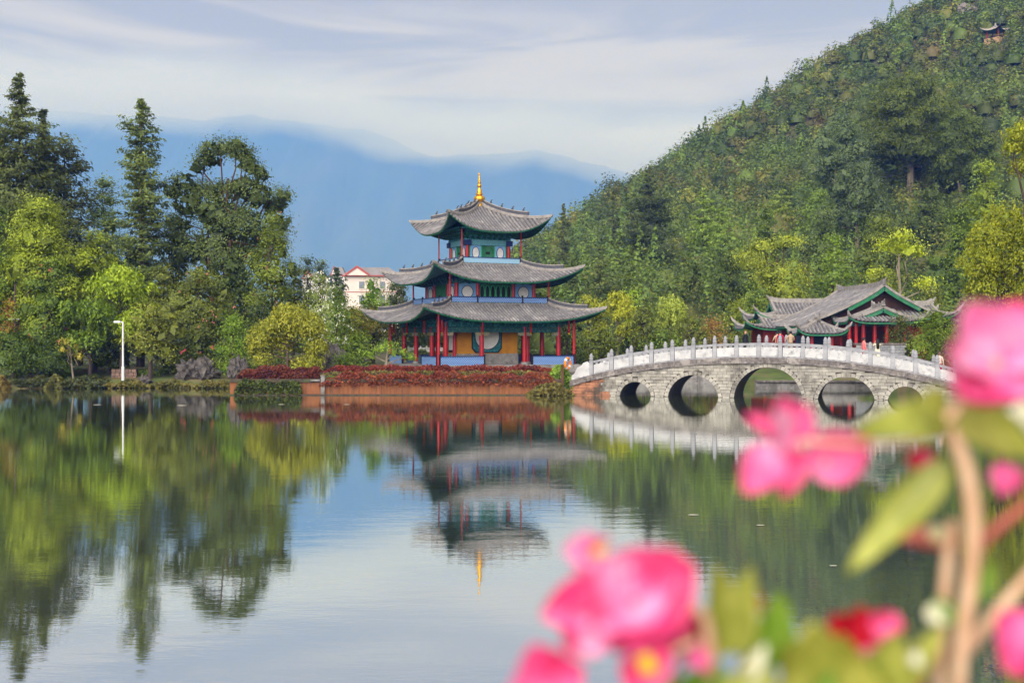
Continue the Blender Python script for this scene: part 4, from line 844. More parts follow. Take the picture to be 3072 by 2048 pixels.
SWM = mat('pink_rubble_stone', (152, 124, 110), (120, 98, 86), 3, .9, .3, 14, jit=.14)
sw = empty('rubble_wall', (X(335, 85.4), 85.4, .35), 0, 'short pinkish rubble wall behind the lamp post', 'wall'); rr = random.Random(8)
MB().box((.95, .14, .35), (1.9, .3, 1.2)).build('core', MORTAR, sw)
for j in range(4):
    x = 0
    while x < 1.85: w_ = rr.uniform(.22, .42); MB().box((x+w_/2, -.03-rr.uniform(0, .03), -.1+.27*j+.12), (w_-.03, .1, .24), 0, .93).build('stone', SWM, sw); x += w_
# ---------------------------------------------------------------- trees: left bank
def G(px, D): return float(ground_z(X(px, D), D))
YG = [(80, 92, 28), (112, 122, 36), (138, 144, 46), (160, 158, 58)]          # bright yellow-green
MG = [(52, 74, 28), (84, 108, 40), (110, 132, 50)]                            # mid green
OG = [(70, 76, 34), (104, 104, 44), (132, 126, 56)]                           # olive
DG = [(44, 60, 32), (66, 82, 44), (90, 104, 58)]                               # dark green
CG = [(56, 64, 40), (78, 86, 52), (102, 106, 66)]                               # conifer
GOLD_ = [(96, 96, 32), (134, 126, 44), (164, 148, 60)]                      # golden willow
BGn = [(58, 80, 54), (86, 108, 74), (112, 130, 92)]                           # bluish green
spire_tree('conifer', 'tallest ragged conifer rising over the left edge of the trees', 58, 222, 97, [(.1, 85), (.35, 135), (.55, 112), (.72, 82), (.86, 40), (.93, 20), (1, 4)], G(58, 97), CG, 1, .34, .6, .15, .5)
spire_tree('conifer', 'dark conifer cut off by the left frame beside the tallest one', -18, 292, 99, [(.1, 90), (.4, 110), (.65, 84), (.85, 40), (1, 5)], G(-18, 99), CG, 2, .34, .6, .15, .45)
spire_tree('conifer', 'slim side spire leaning out right of the tallest conifer', 128, 328, 98.5, [(.3, 26), (.6, 34), (.8, 22), (1, 4)], G(128, 98.5), CG, 3, .3, .5, .1, .4)
spire_tree('conifer', 'dark irregular pine between the tallest conifer and the slender spire', 195, 428, 100, [(.2, 60), (.45, 84), (.65, 72), (.82, 64), (.95, 46), (1, 22)], G(195, 100), [(54, 60, 40), (74, 80, 54), (96, 98, 68)], 4, .36, .9, .05, .55)
spire_tree('conifer', 'slender spire-shaped conifer standing alone against the blue mountain', 424, 297, 98, [(.08, 74), (.3, 72), (.5, 58), (.56, 50), (.6, 62), (.66, 44), (.76, 50), (.86, 30), (.9, 38), (.94, 16), (1, 4)], G(424, 98), [(56, 68, 40), (82, 96, 54), (108, 120, 72)], 5, .34, .62, .2, .45)
round_tree('broadleaf_tree', 'soft bluish-green tree left of the slender spire conifer', 'tree', 312, 530, 101, 72, G(312, 101), BGn, 6, .2, .3)
def euc(w, H, zb, rng):
    b = [(-.1*w, 0, .5*H, .5*w, .5*w, .17*H), (.25*w, 0, .62*H, .45*w, .4*w, .1*H), (-.62*w, 0, .7*H, .34*w, .3*w, .07*H), (-.75*w, .1*w, .62*H, .22*w, .22*w, .05*H), (-.15*w, .1*w, .76*H, .42*w, .35*w, .06*H), (.5*w, 0, .74*H, .32*w, .3*w, .07*H), (.82*w, 0, .62*H, .2*w, .2*w, .06*H), (.7*w, .2*w, .7*H, .2*w, .2*w, .045*H), (-.42*w, 0, .88*H, .22*w, .2*w, .05*H), (-.14*w, 0, .95*H, .34*w, .26*w, .045*H), (.14*w, .05*w, .95*H, .3*w, .24*w, .05*H), (-.3*w, .1*w, .91*H, .24*w, .2*w, .05*H), (.3*w, 0, .9*H, .2*w, .2*w, .05*H), (.36*w, .05*w, .87*H, .15*w, .15*w, .05*H), (.55*w, 0, .84*H, .13*w, .13*w, .035*H), (.0, .2*w, .34*H, .55*w, .5*w, .14*H), (.45*w, .1*w, .48*H, .4*w, .36*w, .1*H), (-.55*w, 0, .5*H, .3*w, .3*w, .08*H), (-.5*w, .1*w, .76*H, .3*w, .28*w, .055*H), (.3*w, .1*w, .78*H, .34*w, .3*w, .06*H), (-.86*w, 0, .77*H, .2*w, .22*w, .055*H), (-.66*w, -.05*w, .8*H, .22*w, .22*w, .05*H), (.86*w, .1*w, .73*H, .17*w, .2*w, .055*H), (-.8*w, 0, .58*H, .24*w, .24*w, .08*H), (-.1*w, -.1*w, .66*H, .5*w, .4*w, .09*H), (.62*w, 0, .56*H, .34*w, .3*w, .08*H)]
    return b
round_tree('eucalyptus_tree', 'big dark eucalyptus with open domed top and bare reddish branches', 'tree', 682, 412, 100, 190, G(682, 100), [(48, 62, 36), (72, 88, 50), (96, 110, 68)], 7, .3, .3, 1.5, 26, .36, BARKR, blobs=euc)
round_tree('broadleaf_tree', 'olive-green tree with a reddish patch right of the eucalyptus', 'tree', 818, 640, 94, 92, G(818, 94), [(62, 76, 30), (96, 110, 42), (128, 134, 52)], 8, .06, .27, 1.3, nb=13, fl=((96, 62, 46), 26, .2))
round_tree('broadleaf_tree', 'large glowing yellow-green tree under the tallest conifer', 'tree', 120, 588, 87, 175, G(120, 87), YG, 9, .02, .27, 1.3, nb=13)
round_tree('broadleaf_tree', 'yellow-green side crown spreading toward the spire conifer', 'tree', 285, 690, 88.5, 95, G(285, 88.5), YG, 10, .05, .26, 1.3, nb=10)
round_tree('broadleaf_tree', 'mid-green tree at the left frame edge below the conifers', 'tree', -12, 610, 86, 80, G(-12, 86), MG, 11, .15, .28, 1.2)
round_tree('flowering_tree', 'green tree dotted with dark pink blossom at the far left', 'tree', 150, 765, 84.6, 105, G(150, 84.6), MG, 12, .02, .24, 1.5, fl=((168, 56, 84), 22, .14))
hanging_tree('bamboo_clump', 'feathery yellow-green bamboo clump left of the pink-flowered tree', 'bamboo', 365, 782, 85.5, 118, G(365, 85.5), [(74, 98, 26), (120, 142, 36), (158, 170, 56)], 13, .12, .3, 620, BARK, drop=.38)
hanging_tree('bamboo_clump', 'darker bamboo drooping in front of the yellow-green clump', 'bamboo', 270, 890, 84.2, 95, G(270, 84.2), [(50, 76, 26), (84, 112, 36), (112, 134, 48)], 14, .06, .28, 420, BARK, drop=.4)
round_tree('flowering_tree', 'grey-green tree with scattered pink flowers below the eucalyptus', 'tree', 600, 790, 88, 112, G(600, 88), OG[:2]+[(112, 118, 62)], 15, .1, .25, 1.5, fl=((196, 100, 122), 34, .12), nb=12)
round_tree('broadleaf_tree', 'dark evergreen filling the gap between eucalyptus and spire conifer', 'tree', 520, 640, 104, 85, G(520, 104), DG, 16, .1, .32, 1.1)
round_tree('broadleaf_tree', 'dark evergreen behind the bright yellow-green tree', 'tree', 240, 700, 104, 110, G(240, 104), DG, 17, .05, .34, 1.)
round_tree('broadleaf_tree', 'dense green tree behind the grey-green flowering tree', 'tree', 700, 770, 97, 110, G(700, 97), DG, 18, .02, .3, 1.1)
round_tree('spreading_tree', 'olive spreading tree directly behind the white lamp post', 'tree', 452, 905, 84.6, 118, G(452, 84.6), [(90, 90, 38), (122, 118, 50), (146, 136, 62)], 19, .16, .22, 1.5, nb=10, per=20)
round_tree('broadleaf_tree', 'dark rounded shrub-like tree at the lower left corner of the bank', 'tree', 40, 985, 83.2, 90, G(40, 83.2), [(44, 66, 28), (70, 94, 36), (92, 112, 44)], 20, .0, .22, 1.7)
round_tree('broadleaf_tree', 'deep green bush overhanging the water left of the leaning sapling', 'tree', 165, 1000, 83.4, 75, G(165, 83.4), [(40, 60, 26), (64, 88, 34), (88, 106, 42)], 21, .0, .22, 1.7)
hanging_tree('golden_willow', 'golden-yellow willow drooping over the dark red shrubs', 'willow', 862, 905, 76.6, 108, 1.1, GOLD_, 22, .0, .2, 1250, BARK, drop=.6, heads=[(870, 950, 46, 0), (905, 962, 40, .3), (938, 985, 34, -.2), (800, 985, 30, 0), (780, 1015, 30, -.2), (830, 975, 24, .2), (790, 1075, 22, -.3), (805, 1105, 18, -.3), (952, 1040, 28, -.2), (935, 1085, 30, -.3), (895, 1095, 28, .2), (840, 1030, 26, .5), (915, 1115, 22, -.4), (765, 1050, 18, .2)])
round_tree('flowering_shrub', 'pale shrub covered with small white flowers right of the willow', 'shrub', 962, 822, 86, 62, 1.2, [(86, 100, 54), (126, 134, 84), (170, 168, 118)], 23, .05, .2, 1.7, fl=((226, 222, 200), 120, .12))
round_tree('flowering_shrub', 'low green bush with white flowers beside the willow', 'shrub', 1010, 905, 82, 50, 1.2, MG, 24, .0, .19, 1.8, fl=((224, 220, 202), 40, .12))
round_tree('small_pine', 'small rounded pine on a bare stem before the white house', 'tree', 967, 783, 128, 30, 1., DG, 25, .62, .3, 1.6, nb=5)
round_tree('small_pine', 'taller tufted pine left of the white house', 'tree', 925, 775, 122, 42, 1., DG, 26, .3, .3, 1.4, nb=7)
spire_tree('cypress', 'dark narrow cypress in front of the white tower block', 1010, 806, 118, [(.05, 26), (.5, 30), (.8, 18), (1, 3)], 1., [(44, 62, 58), (62, 82, 74), (84, 102, 90)], 27, .3, .45, -.1, .2, cat='cypress')
round_tree('broadleaf_tree', 'fresh green tree in front of the cream building', 'tree', 1115, 835, 108, 72, 1.2, [(62, 94, 38), (92, 128, 54), (120, 152, 66)], 28, .1, .28, 1.3)
round_tree('broadleaf_tree', 'dull dark tree left of the pavilion behind its upper roof', 'tree', 1190, 838, 116, 68, 1.2, [(52, 64, 40), (74, 84, 52), (96, 100, 62)], 29, .05, .3, 1.2)
round_tree('autumn_tree', 'green tree turning orange left of the pavilion roof', 'tree', 1058, 918, 105, 58, 1.2, [(84, 96, 40), (118, 122, 48), (160, 116, 48)], 30, .2, .24, 1.5)
round_tree('autumn_tree', 'brownish-green tree standing just left of the lowest pavilion roof tip', 'tree', 1122, 900, 107, 55, 1.2, [(78, 84, 40), (110, 106, 50), (140, 104, 56)], 31, .3, .26, 1.3)
round_tree('broadleaf_tree', 'green filler tree between white-flowered shrub and orange tree', 'tree', 1010, 860, 100, 62, 1.2, MG, 32, .0, .26, 1.3)
def flatpine(w, H, zb, rng):
    return [(-.2*w, 0, .72*H, .4*w, .4*w, .16*H), (.35*w, 0, .62*H, .42*w, .4*w, .15*H), (.05*w, 0, .88*H, .34*w, .34*w, .12*H), (.72*w, 0, .46*H, .26*w, .3*w, .12*H), (-.62*w, .1*w, .55*H, .25*w, .25*w, .12*H)]
round_tree('dwarf_pine', 'low spreading pine with curved pale trunk in front of the pavilion', 'tree', 1160, 1022, 79.5, 92, 1.2, [(76, 104, 36), (108, 138, 50), (140, 164, 66)], 33, .3, .22, 2.2, 26, .24, BARKP, blobs=flatpine, flat=.5, aspect=.3)
round_tree('shrub', 'rounded light green shrub left of the dwarf pine', 'shrub', 1035, 1062, 78.5, 42, 1.2, MG, 34, .0, .18, 2.2, nb=5)
round_tree('young_tree', 'leaning sapling with a few yellow leaves over the water', 'tree', 222, 1010, 82.7, 46, .3, [(150, 130, 60), (176, 150, 70), (130, 124, 56)], 35, .45, .18, .5, 9, .25, BARKP, nb=5, lean=-.5)
round_tree('shrub', 'clipped green mound between lamp post and bench', 'shrub', 440, 1118, 86.5, 42, G(440, 86.5), MG, 36, .0, .17, 2.4, nb=4)
round_tree('shrub', 'grey-green shrub with red flowers behind the rockery', 'shrub', 560, 985, 86.6, 60, G(560, 86.6), [(64, 78, 40), (92, 104, 54), (120, 126, 70)], 37, .0, .2, 2., fl=((214, 52, 92), 9, .2))
round_tree('broadleaf_tree', 'bright green drooping tree right of the rockery', 'tree', 700, 935, 82.4, 62, G(700, 82.4), [(62, 92, 30), (98, 128, 42), (134, 156, 60)], 38, .0, .2, 1.8)
round_tree('broadleaf_tree', 'dark tree filling the bank behind the willow', 'tree', 790, 870, 88, 70, G(790, 88), DG, 39, .0, .24, 1.6)
round_tree('autumn_shrub', 'rusty orange shrub among the trees at the far left', 'shrub', 40, 905, 84.9, 44, G(40, 84.9), [(110, 62, 36), (160, 96, 48), (120, 84, 50)], 40, .1, .2, 1.6, nb=5)
leafbox('bank_grass', 'dry yellowish grass along the left bank', 'grass', X(222, 82.3), X(705, 82.3), 82.0, 84.6, .02, .42, 9000, .24, [(88, 76, 44), (106, 90, 52), (76, 74, 40), (90, 66, 44)], 41, 'stuff', up=.6)
leafbox('bank_grass', 'dark undergrowth at the foot of the left trees', 'undergrowth', X(-40, 83), X(330, 83), 81.6, 86, .05, .75, 9000, .24, [(40, 48, 26), (58, 62, 34), (76, 66, 42)], 42, 'stuff', up=.5)
leafbox('reed_clump', 'tuft of yellow reeds at the left frame edge by the water', 'reeds', X(-30, 81), X(28, 81), 80.2, 81.2, .0, 1.1, 700, .3, [(108, 86, 46), (124, 100, 56)], 43, up=.1)
leafbox('reed_clump', 'pale grass tuft standing out over the water near the small rocks', 'reeds', X(140, 82), X(192, 82), 81.6, 82.5, .0, .9, 700, .3, [(84, 78, 44), (102, 92, 54)], 44, up=.1)
leafbox('undergrowth', 'mixed low shrubs behind the rockery and bench', 'undergrowth', X(480, 87), X(960, 87), 86.5, 90, 1., 2.2, 12000, .2, [(50, 64, 30), (78, 92, 42), (108, 104, 54)], 45, 'stuff', bump=.3)
for i, (px, tp, D, hw, c_, lb_) in enumerate([
 (490, 800, 92, 90, OG, 'olive tree between the bamboo and the grey-green flowering tree'), (380, 700, 99, 90, DG, 'dark tree behind the bamboo clumps'), (60, 800, 90, 100, MG, 'green tree in the shade below the glowing yellow-green crown'),
 (640, 880, 91, 90, MG, 'green tree in the middle of the bank behind the rockery'), (880, 800, 96, 70, OG, 'olive tree rising behind the golden willow'), (330, 980, 87.5, 90, DG, 'low dark tree closing the gap beneath the bamboo'), (90, 930, 86, 100, OG, 'low olive tree above the undergrowth at far left'),
 (520, 980, 89.5, 90, DG, 'low dark tree behind the stone bench'), (950, 900, 90, 55, MG, 'green tree just right of the golden willow'), (-10, 780, 88, 70, OG, 'olive tree cut by the left frame edge'), (1070, 1000, 88, 52, MG, 'low green tree left of the dwarf pine')]):
    round_tree('broadleaf_tree', lb_, 'tree', px, tp, D, hw, G(px, D), c_, 300+i, .0, .27, 1.4)
# ---------------------------------------------------------------- trees behind the pavilion and bridge
leafbox('hedge', 'long dark clipped hedge on the lawn behind the pavilion', 'hedge', X(1180, 112), X(1800, 112), 111, 113, 1., 2.4, 14000, .24, DG, 46)
BK = [(1250, 930, 118, 60, DG), (1330, 900, 122, 80, DG), (1430, 880, 124, 90, [(50, 64, 38), (72, 86, 48), (96, 104, 58)]), (1530, 890, 120, 80, DG), (1610, 860, 124, 70, DG)]
LB = ['leftmost dark tree behind the pavilion columns', 'dark tree behind the left half of the pavilion', 'olive-dark tree behind the pavilion screen wall', 'dark tree behind the right half of the pavilion', 'dark tree rising behind the right pavilion roof tips']
for i, (px, tp, D, hw, c) in enumerate(BK): round_tree('background_tree', LB[i], 'tree', px, tp, D, hw, 1., c, 60+i, .08, .3, 1.1, group=None)
RT = [  # px, top, D, half width, colours, kind, label
 (1700, 915, 108, 62, DG, 'r', 'dark garden tree just right of the pavilion columns'),
 (1765, 880, 112, 60, [(96, 100, 34), (138, 132, 46), (164, 150, 58)], 'h', 'yellowing willow beside the lowest right roof tip'),
 (1852, 868, 116, 58, [(112, 110, 34), (156, 146, 46), (178, 166, 60)], 'h', 'golden-green willow left of the bright green one behind the bridge'),
 (1902, 868, 122, 34, [(96, 124, 34), (136, 160, 46), (168, 186, 62)], 'r', 'small vivid green tree among the willows behind the bridge'),
 (1930, 910, 109, 70, OG, 'r', 'olive tree above the left half of the bridge'),
 (2010, 880, 114, 78, [(104, 112, 48), (140, 142, 66), (164, 160, 84)], 'h', 'pale drooping willow in the middle of the trees behind the bridge'),
 (2070, 945, 106, 60, OG, 'r', 'olive-brown tree behind the bridge crown, right of the pale willow'),
 (2135, 950, 108, 46, [(120, 84, 52), (142, 104, 66), (110, 96, 56)], 'r', 'rusty brown tree left of the hall roofs'),
 (2195, 905, 110, 62, [(84, 92, 34), (118, 122, 44), (146, 144, 54)], 'r', 'olive-yellow tree touching the hall roof corner'),
 (1990, 985, 104, 60, MG, 'r', 'low green tree above the bridge parapet posts'),
 (1800, 985, 104, 70, [(70, 82, 34), (104, 110, 44), (130, 130, 54)], 'r', 'low olive tree behind the left end of the bridge'),
 (2185, 760, 132, 80, DG, 'r', 'dark tall tree rising behind the olive-yellow one'),
 (2080, 780, 140, 62, DG, 'r', 'dark evergreen at the hill foot above the pale willow'),
 (2335, 705, 128, 150, [(104, 106, 38), (140, 138, 50), (166, 158, 62)], 's', 'broad layered yellow-green tree above the hall roofs'),
 (2500, 700, 132, 66, [(66, 94, 30), (98, 126, 40), (126, 148, 50)], 'r', 'fresh green tree behind the hall ridge'),
 (2700, 690, 118, 105, [(124, 132, 30), (160, 160, 40), (186, 176, 52)], 'u', 'vivid yellow tree with bare pale trunk above the hall'),
 (2640, 800, 112, 90, [(86, 94, 34), (122, 122, 44), (150, 142, 54)], 'r', 'olive tree directly behind the hall gable'),
 (2790, 850, 108, 80, [(74, 80, 34), (106, 106, 44), (132, 126, 54)], 'r', 'dull olive tree right of the hall roof'),
 (2380, 850, 118, 90, [(90, 96, 36), (124, 124, 46), (150, 144, 58)], 'r', 'low yellow-olive tree behind the left hall wing'),
 (2260, 840, 122, 60, MG, 'r', 'green tree between the layered tree and the olive-yellow tree'),
 (1655, 790, 150, 50, MG, 'r', 'green tree at the hill foot right of the middle roof'),
 (1725, 770, 155, 60, DG, 'r', 'dark tree beside the right tip of the middle roof'),
 (1800, 760, 150, 52, CG, 'c', 'olive conifer on the lower hill above the golden willow'),
 (1890, 740, 158, 44, [(58, 72, 40), (82, 96, 52), (106, 118, 64)], 'c', 'narrow conifer on the lower hill left of the tall dark pine'),
 (1945, 512, 205, 72, [(38, 50, 34), (58, 70, 46), (80, 90, 60)], 'c', 'tall dark ragged pine standing out on the left hill slope'),
 (2110, 560, 210, 40, [(78, 104, 44), (106, 130, 58), (130, 150, 74)], 'c', 'light green cone-shaped conifer in the middle of the slope'),
 (2165, 600, 200, 44, [(74, 100, 46), (100, 126, 58), (124, 146, 72)], 'c', 'second pale green conifer right of the cone-shaped one'),
 (2340, 560, 215, 42, [(84, 104, 48), (112, 128, 60), (134, 146, 74)], 'c', 'pale green conifer below the grey-green eucalyptus'),
 (2460, 560, 205, 60, [(70, 96, 44), (96, 122, 54), (122, 142, 68)], 'r', 'light green rounded tree in the middle slope below the eucalyptus'),
 (1690, 620, 230, 26, CG, 'c', 'small pointed conifer on the ridge right of the spire'),
 (1840, 560, 240, 24, CG, 'c', 'pointed conifer on the skyline left of the tall pine'),
 (2730, 205, 225, 175, [(52, 66, 30), (80, 92, 38), (108, 116, 50)], 'e', 'largest eucalyptus crown dominating the upper right hillside'),
 (2880, 330, 215, 120, [(46, 62, 30), (72, 88, 38), (98, 112, 48)], 'e', 'dark eucalyptus right of the largest one near the frame edge'),
 (2520, 335, 222, 105, [(56, 76, 56), (84, 104, 78), (112, 130, 100)], 'e', 'grey-green eucalyptus left of the largest crown'),
 (2570, 480, 195, 95, [(54, 72, 52), (80, 98, 72), (106, 122, 92)], 'e', 'lower grey-green eucalyptus with a visible trunk'),
 (2790, 560, 180, 90, DG, 'r', 'shaded dark tree beneath the eucalyptus group'),
 (2470, 620, 175, 80, [(58, 74, 44), (82, 98, 58), (106, 120, 74)], 'r', 'green tree below the grey-green eucalyptus pair'),
 (2960, 480, 150, 90, [(86, 104, 34), (116, 132, 44), (140, 150, 54)], 'r', 'bright green tree in front of the dark eucalyptus at right'),
 (2880, 620, 140, 100, MG, 'r', 'mid-green tree on the lower right slope'),
 (2640, 640, 150, 110, [(66, 80, 36), (94, 106, 46), (120, 128, 58)], 'r', 'broad olive tree behind the vivid yellow tree'),
 (2300, 620, 165, 80, [(58, 78, 38), (84, 106, 48), (110, 128, 60)], 'r', 'green rounded tree above the layered yellow-green tree'),
]
def lay(w, H, zb, rng):
    return [(rng.uniform(-.75, .75)*w, rng.uniform(-.5, .5)*w, H*(.4+.06*i), w*rng.uniform(.25, .42)*(1.15-.05*i), w*.34, H*.045) for i in range(10)]+[(0, 0, .62*H, .5*w, .45*w, .2*H)]
def umb(w, H, zb, rng):
    return [(-.2*w, 0, .88*H, .5*w, .4*w, .08*H), (.35*w, 0, .84*H, .45*w, .4*w, .07*H), (.05*w, 0, .95*H, .35*w, .35*w, .05*H), (-.7*w, 0, .66*H, .32*w, .3*w, .06*H), (.75*w, 0, .6*H, .3*w, .3*w, .05*H), (-.75*w, .2*w, .52*H, .25*w, .25*w, .05*H), (.2*w, .3*w, .4*H, .4*w, .4*w, .07*H)]
for i, (px, tp, D, hw, c, kd, lb) in enumerate(RT):
    z0 = G(px, D) if D < 118 else float(hill_z(X(px, D), D))-.3; lf = .2+.0011*D; dn = 1.25 if D < 135 else .85; cl = .36+.0012*D
    if kd == 'r': round_tree('broadleaf_tree', lb, 'tree', px, tp, D, hw, z0, c, 100+i, .04, lf, dn, 22, cl)
    elif kd == 'h': hanging_tree('willow', lb, 'willow', px, tp, D, hw, z0, c, 100+i, .05, lf, 420, drop=.45)
    elif kd == 'c': spire_tree('conifer', lb, px, tp, D, [(.05, hw), (.4, hw*.95), (.7, hw*.6), (.88, hw*.3), (1, 2)], z0, c, 100+i, lf*1.25, 1.25, .12, .35, per=4)
    elif kd == 's': round_tree('spreading_tree', lb, 'tree', px, tp, D, hw, z0, c, 100+i, .3, lf, 1.5, 24, cl, blobs=lay)
    elif kd == 'u': round_tree('umbrella_tree', lb, 'tree', px, tp, D, hw, z0, c, 100+i, .3, lf, 1.3, 22, cl, BARKP, blobs=umb)
    elif kd == 'e': round_tree('eucalyptus_tree', lb, 'tree', px, tp, D, hw, z0, c, 100+i, .2, lf*.9, .7, 24, cl, BARKP, nb=20)
round_tree('shrub', 'dark bush against the right end of the hall', 'shrub', 2700, 945, 82.5, 55, 1.0, [(60, 62, 36), (84, 82, 46), (104, 100, 56)], 201, .0, .2, 1.8)
round_tree('shrub', 'tall leafy green bush between hall and big pink flower', 'shrub', 2808, 920, 79, 84, 1.0, [(62, 84, 30), (92, 116, 40), (120, 138, 52)], 202, .0, .2, 1.8, nb=12)
round_tree('shrub', 'small dark green bush on the bank right of the bridge', 'shrub', 3050, 1160, 60.8, 60, .3, DG, 203, .0, .15, 2.6, nb=5)
YT = [(94, 96, 26), (130, 126, 36), (160, 148, 48)]
hanging_tree('golden_locust', 'golden-leaved tree overhanging the right frame edge above the pink flower', 'tree', 3010, 610, 64, 130, .8, YT, 204, .18, .2, 1500, BARK, drop=.35, heads=[(2965, 715, 60, 0), (3030, 660, 62, .5), (3085, 700, 70, 0), (2925, 790, 50, -.4), (2990, 800, 60, .6), (3060, 800, 60, -.3), (2945, 860, 45, 0), (3010, 880, 55, .5), (3080, 870, 60, 0), (3110, 760, 60, .3), (3100, 940, 55, 0)])
hanging_tree('golden_locust', 'yellow branch crown entering at the upper right frame edge', 'tree', 3095, 380, 60, 95, .8, YT, 205, .55, .2, 420, BARK, drop=.3, heads=[(3040, 405, 26, 0), (3075, 430, 34, .3), (3030, 445, 18, -.2), (3085, 380, 30, 0), (3110, 470, 40, 0), (3068, 500, 26, .4)])
# ---------------------------------------------------------------- hillside scrub: one mass
def forest():
    rng = np.random.default_rng(77); N = 70000
    x = rng.uniform(-40, 330, N); y = 118+rng.uniform(0, 1, N)**.85*300; z = hill_z(x, y)
    px = 1536+x/y*F; ok = (px > 1480) & (px < 3200) & (z > 1.2); py = HY-(z-CH)/y*F; ok &= py > -160; ok &= ~((np.abs(px-2985) < 44) & (y > hd-10) & (y < hd+6)); ok &= ~((np.abs(px-2905) < 30) & (np.abs(y-ray_hill(2905, 45)) < 9))
    x, y, z, px, py = (v[ok] for v in (x, y, z, px, py)); 
    # thin out by keeping a spacing that grows with distance
    keep = []; cell = {}
    for i in range(len(x)):
        d = 2.6+y[i]*.0036; kx, ky = int(x[i]//d), int(y[i]//d)
        if any((x[i]-x[j])**2+(y[i]-y[j])**2 < d*d*.8 for a in (-1, 0, 1) for b_ in (-1, 0, 1) for j in cell.get((kx+a, ky+b_), ())): continue
        cell.setdefault((kx, ky), []).append(i); keep.append(i)
    x, y, z, px, py = (v[keep] for v in (x, y, z, px, py)); n = len(x)
    low = np.clip((y-120)/200, 0, 1); con = rng.uniform(size=n) < np.where(low < .45, .3, .07)
    r = (2.3+3.6*rng.uniform(0, 1, n)**1.8)*np.where(con, .6, 1)*(1.15-.25*low); h = np.where(con, r*rng.uniform(2.6, 3.8, n), r*rng.uniform(1.2, 1.7, n))
    per = 175; tot = n*per; idx = np.repeat(np.arange(n), per); d = unit(rng.normal(size=(tot, 3))); d[:, 2] = np.abs(d[:, 2]+.15)*.95
    lo = rng.uniform(-.55, .55, (n, 5, 3)); lo[:, :, 2] = rng.uniform(-.05, .45, (n, 5)); lo[:, 0] = 0; lk = rng.integers(5, size=tot); off = lo[idx, lk]; lr = np.where(lk == 0, .8, rng.uniform(.38, .58, (n, 5))[idx, lk])
    lob = 1+.22*np.sin(d[:, 0]*5+idx*1.7)*np.cos(d[:, 1]*5+idx*.9)+.12*np.sin(d[:, 2]*9+idx)
    rad = rng.uniform(.8, 1.06, tot)*lob; t = rng.uniform(0, 1, tot)**1.2
    ci = con[idx]; a = np.arctan2(d[:, 1], d[:, 0])
    p = np.stack([x[idx], y[idx], z[idx]], 1)
    rd = np.stack([(off[:, 0]+d[:, 0]*rad*lr)*r[idx], (off[:, 1]+d[:, 1]*rad*lr)*r[idx], h[idx]*(.12+off[:, 2]+d[:, 2]*rad*lr)], 1)
    cr = (1-t)*r[idx]*rad; rc = np.stack([np.cos(a)*cr, np.sin(a)*cr, h[idx]*t], 1)
    p = p+np.where(ci[:, None], rc, rd); nr = d+np.array([0, 0, .15])+rng.normal(size=(tot, 3))*.14
    pal = np.array([lin(c) for c in [(94, 110, 52), (106, 114, 60), (80, 100, 52), (106, 108, 62), (106, 100, 66), (98, 122, 58), (74, 94, 56), (122, 128, 62), (86, 112, 56), (98, 98, 60)]])
    zone = np.sin(x*.03)*np.cos(y*.025+1)+rng.normal(size=n)*.6
    pick = rng.choice(len(pal), n, p=[.22, .17, .19, .04, .01, .14, .11, .03, .09, .0]); pick = np.where(con, np.where(rng.uniform(size=n) < .5, 5, 8), pick)
    br = .62+.72*rng.uniform(size=n)**1.2
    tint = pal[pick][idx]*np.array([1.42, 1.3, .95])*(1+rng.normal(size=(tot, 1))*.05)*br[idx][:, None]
    sz = (.28+.0014*y[idx])*rng.uniform(.6, 1.4, tot)
    # a rounded inner crown under the leaves of every shrub
    A_, B_ = 9, 5; th = np.arange(A_)*2*PI/A_; vv = np.array([[math.cos(t_)*math.cos(f_), math.sin(t_)*math.cos(f_), math.sin(f_)] for f_ in np.linspace(-.25, PI/2-.02, B_) for t_ in th])
    ci = np.repeat(np.arange(n), len(vv)); q = np.tile(vv, (n, 1)); lb = np.where(con[ci], .25, .47)*(1+.2*np.sin(q[:, 0]*5+ci*1.7)*np.cos(q[:, 1]*5+ci*.9))
    hh = np.where(con[ci], 1-np.clip(q[:, 2], 0, 1)*.75, 1.)
    cv = np.stack([x[ci]+q[:, 0]*r[ci]*lb*hh, y[ci]+q[:, 1]*r[ci]*lb*hh, z[ci]+h[ci]*(.1+.85*q[:, 2]*lb)], 1)
    fq = np.array([[j*A_+i, j*A_+(i+1) % A_, (j+1)*A_+(i+1) % A_, (j+1)*A_+i] for j in range(B_-1) for i in range(A_)]); fq = (np.arange(n)[:, None, None]*len(vv)+fq[None]).reshape(-1, 4)
    me = np_mesh('forest_crowns', cv, fq, np.clip(pal[pick][ci]*np.array([1.1, 1.0, .75])*br[ci][:, None], .004, .5), leafmat('foliage')); me.polygons.foreach_set('use_smooth', [True]*len(me.polygons))  # inner crowns tinted darker than the leaves, as shade in the gaps
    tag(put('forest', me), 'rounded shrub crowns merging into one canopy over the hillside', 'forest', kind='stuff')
    print('FOREST', n)
    tag(put('forest', leaf_mesh('forest', p, nr, sz, np.clip(tint, .004, .5), rng, .6)), 'dense green and brown scrub covering the steep hillside', 'forest', kind='stuff')
    return n
NF = forest()
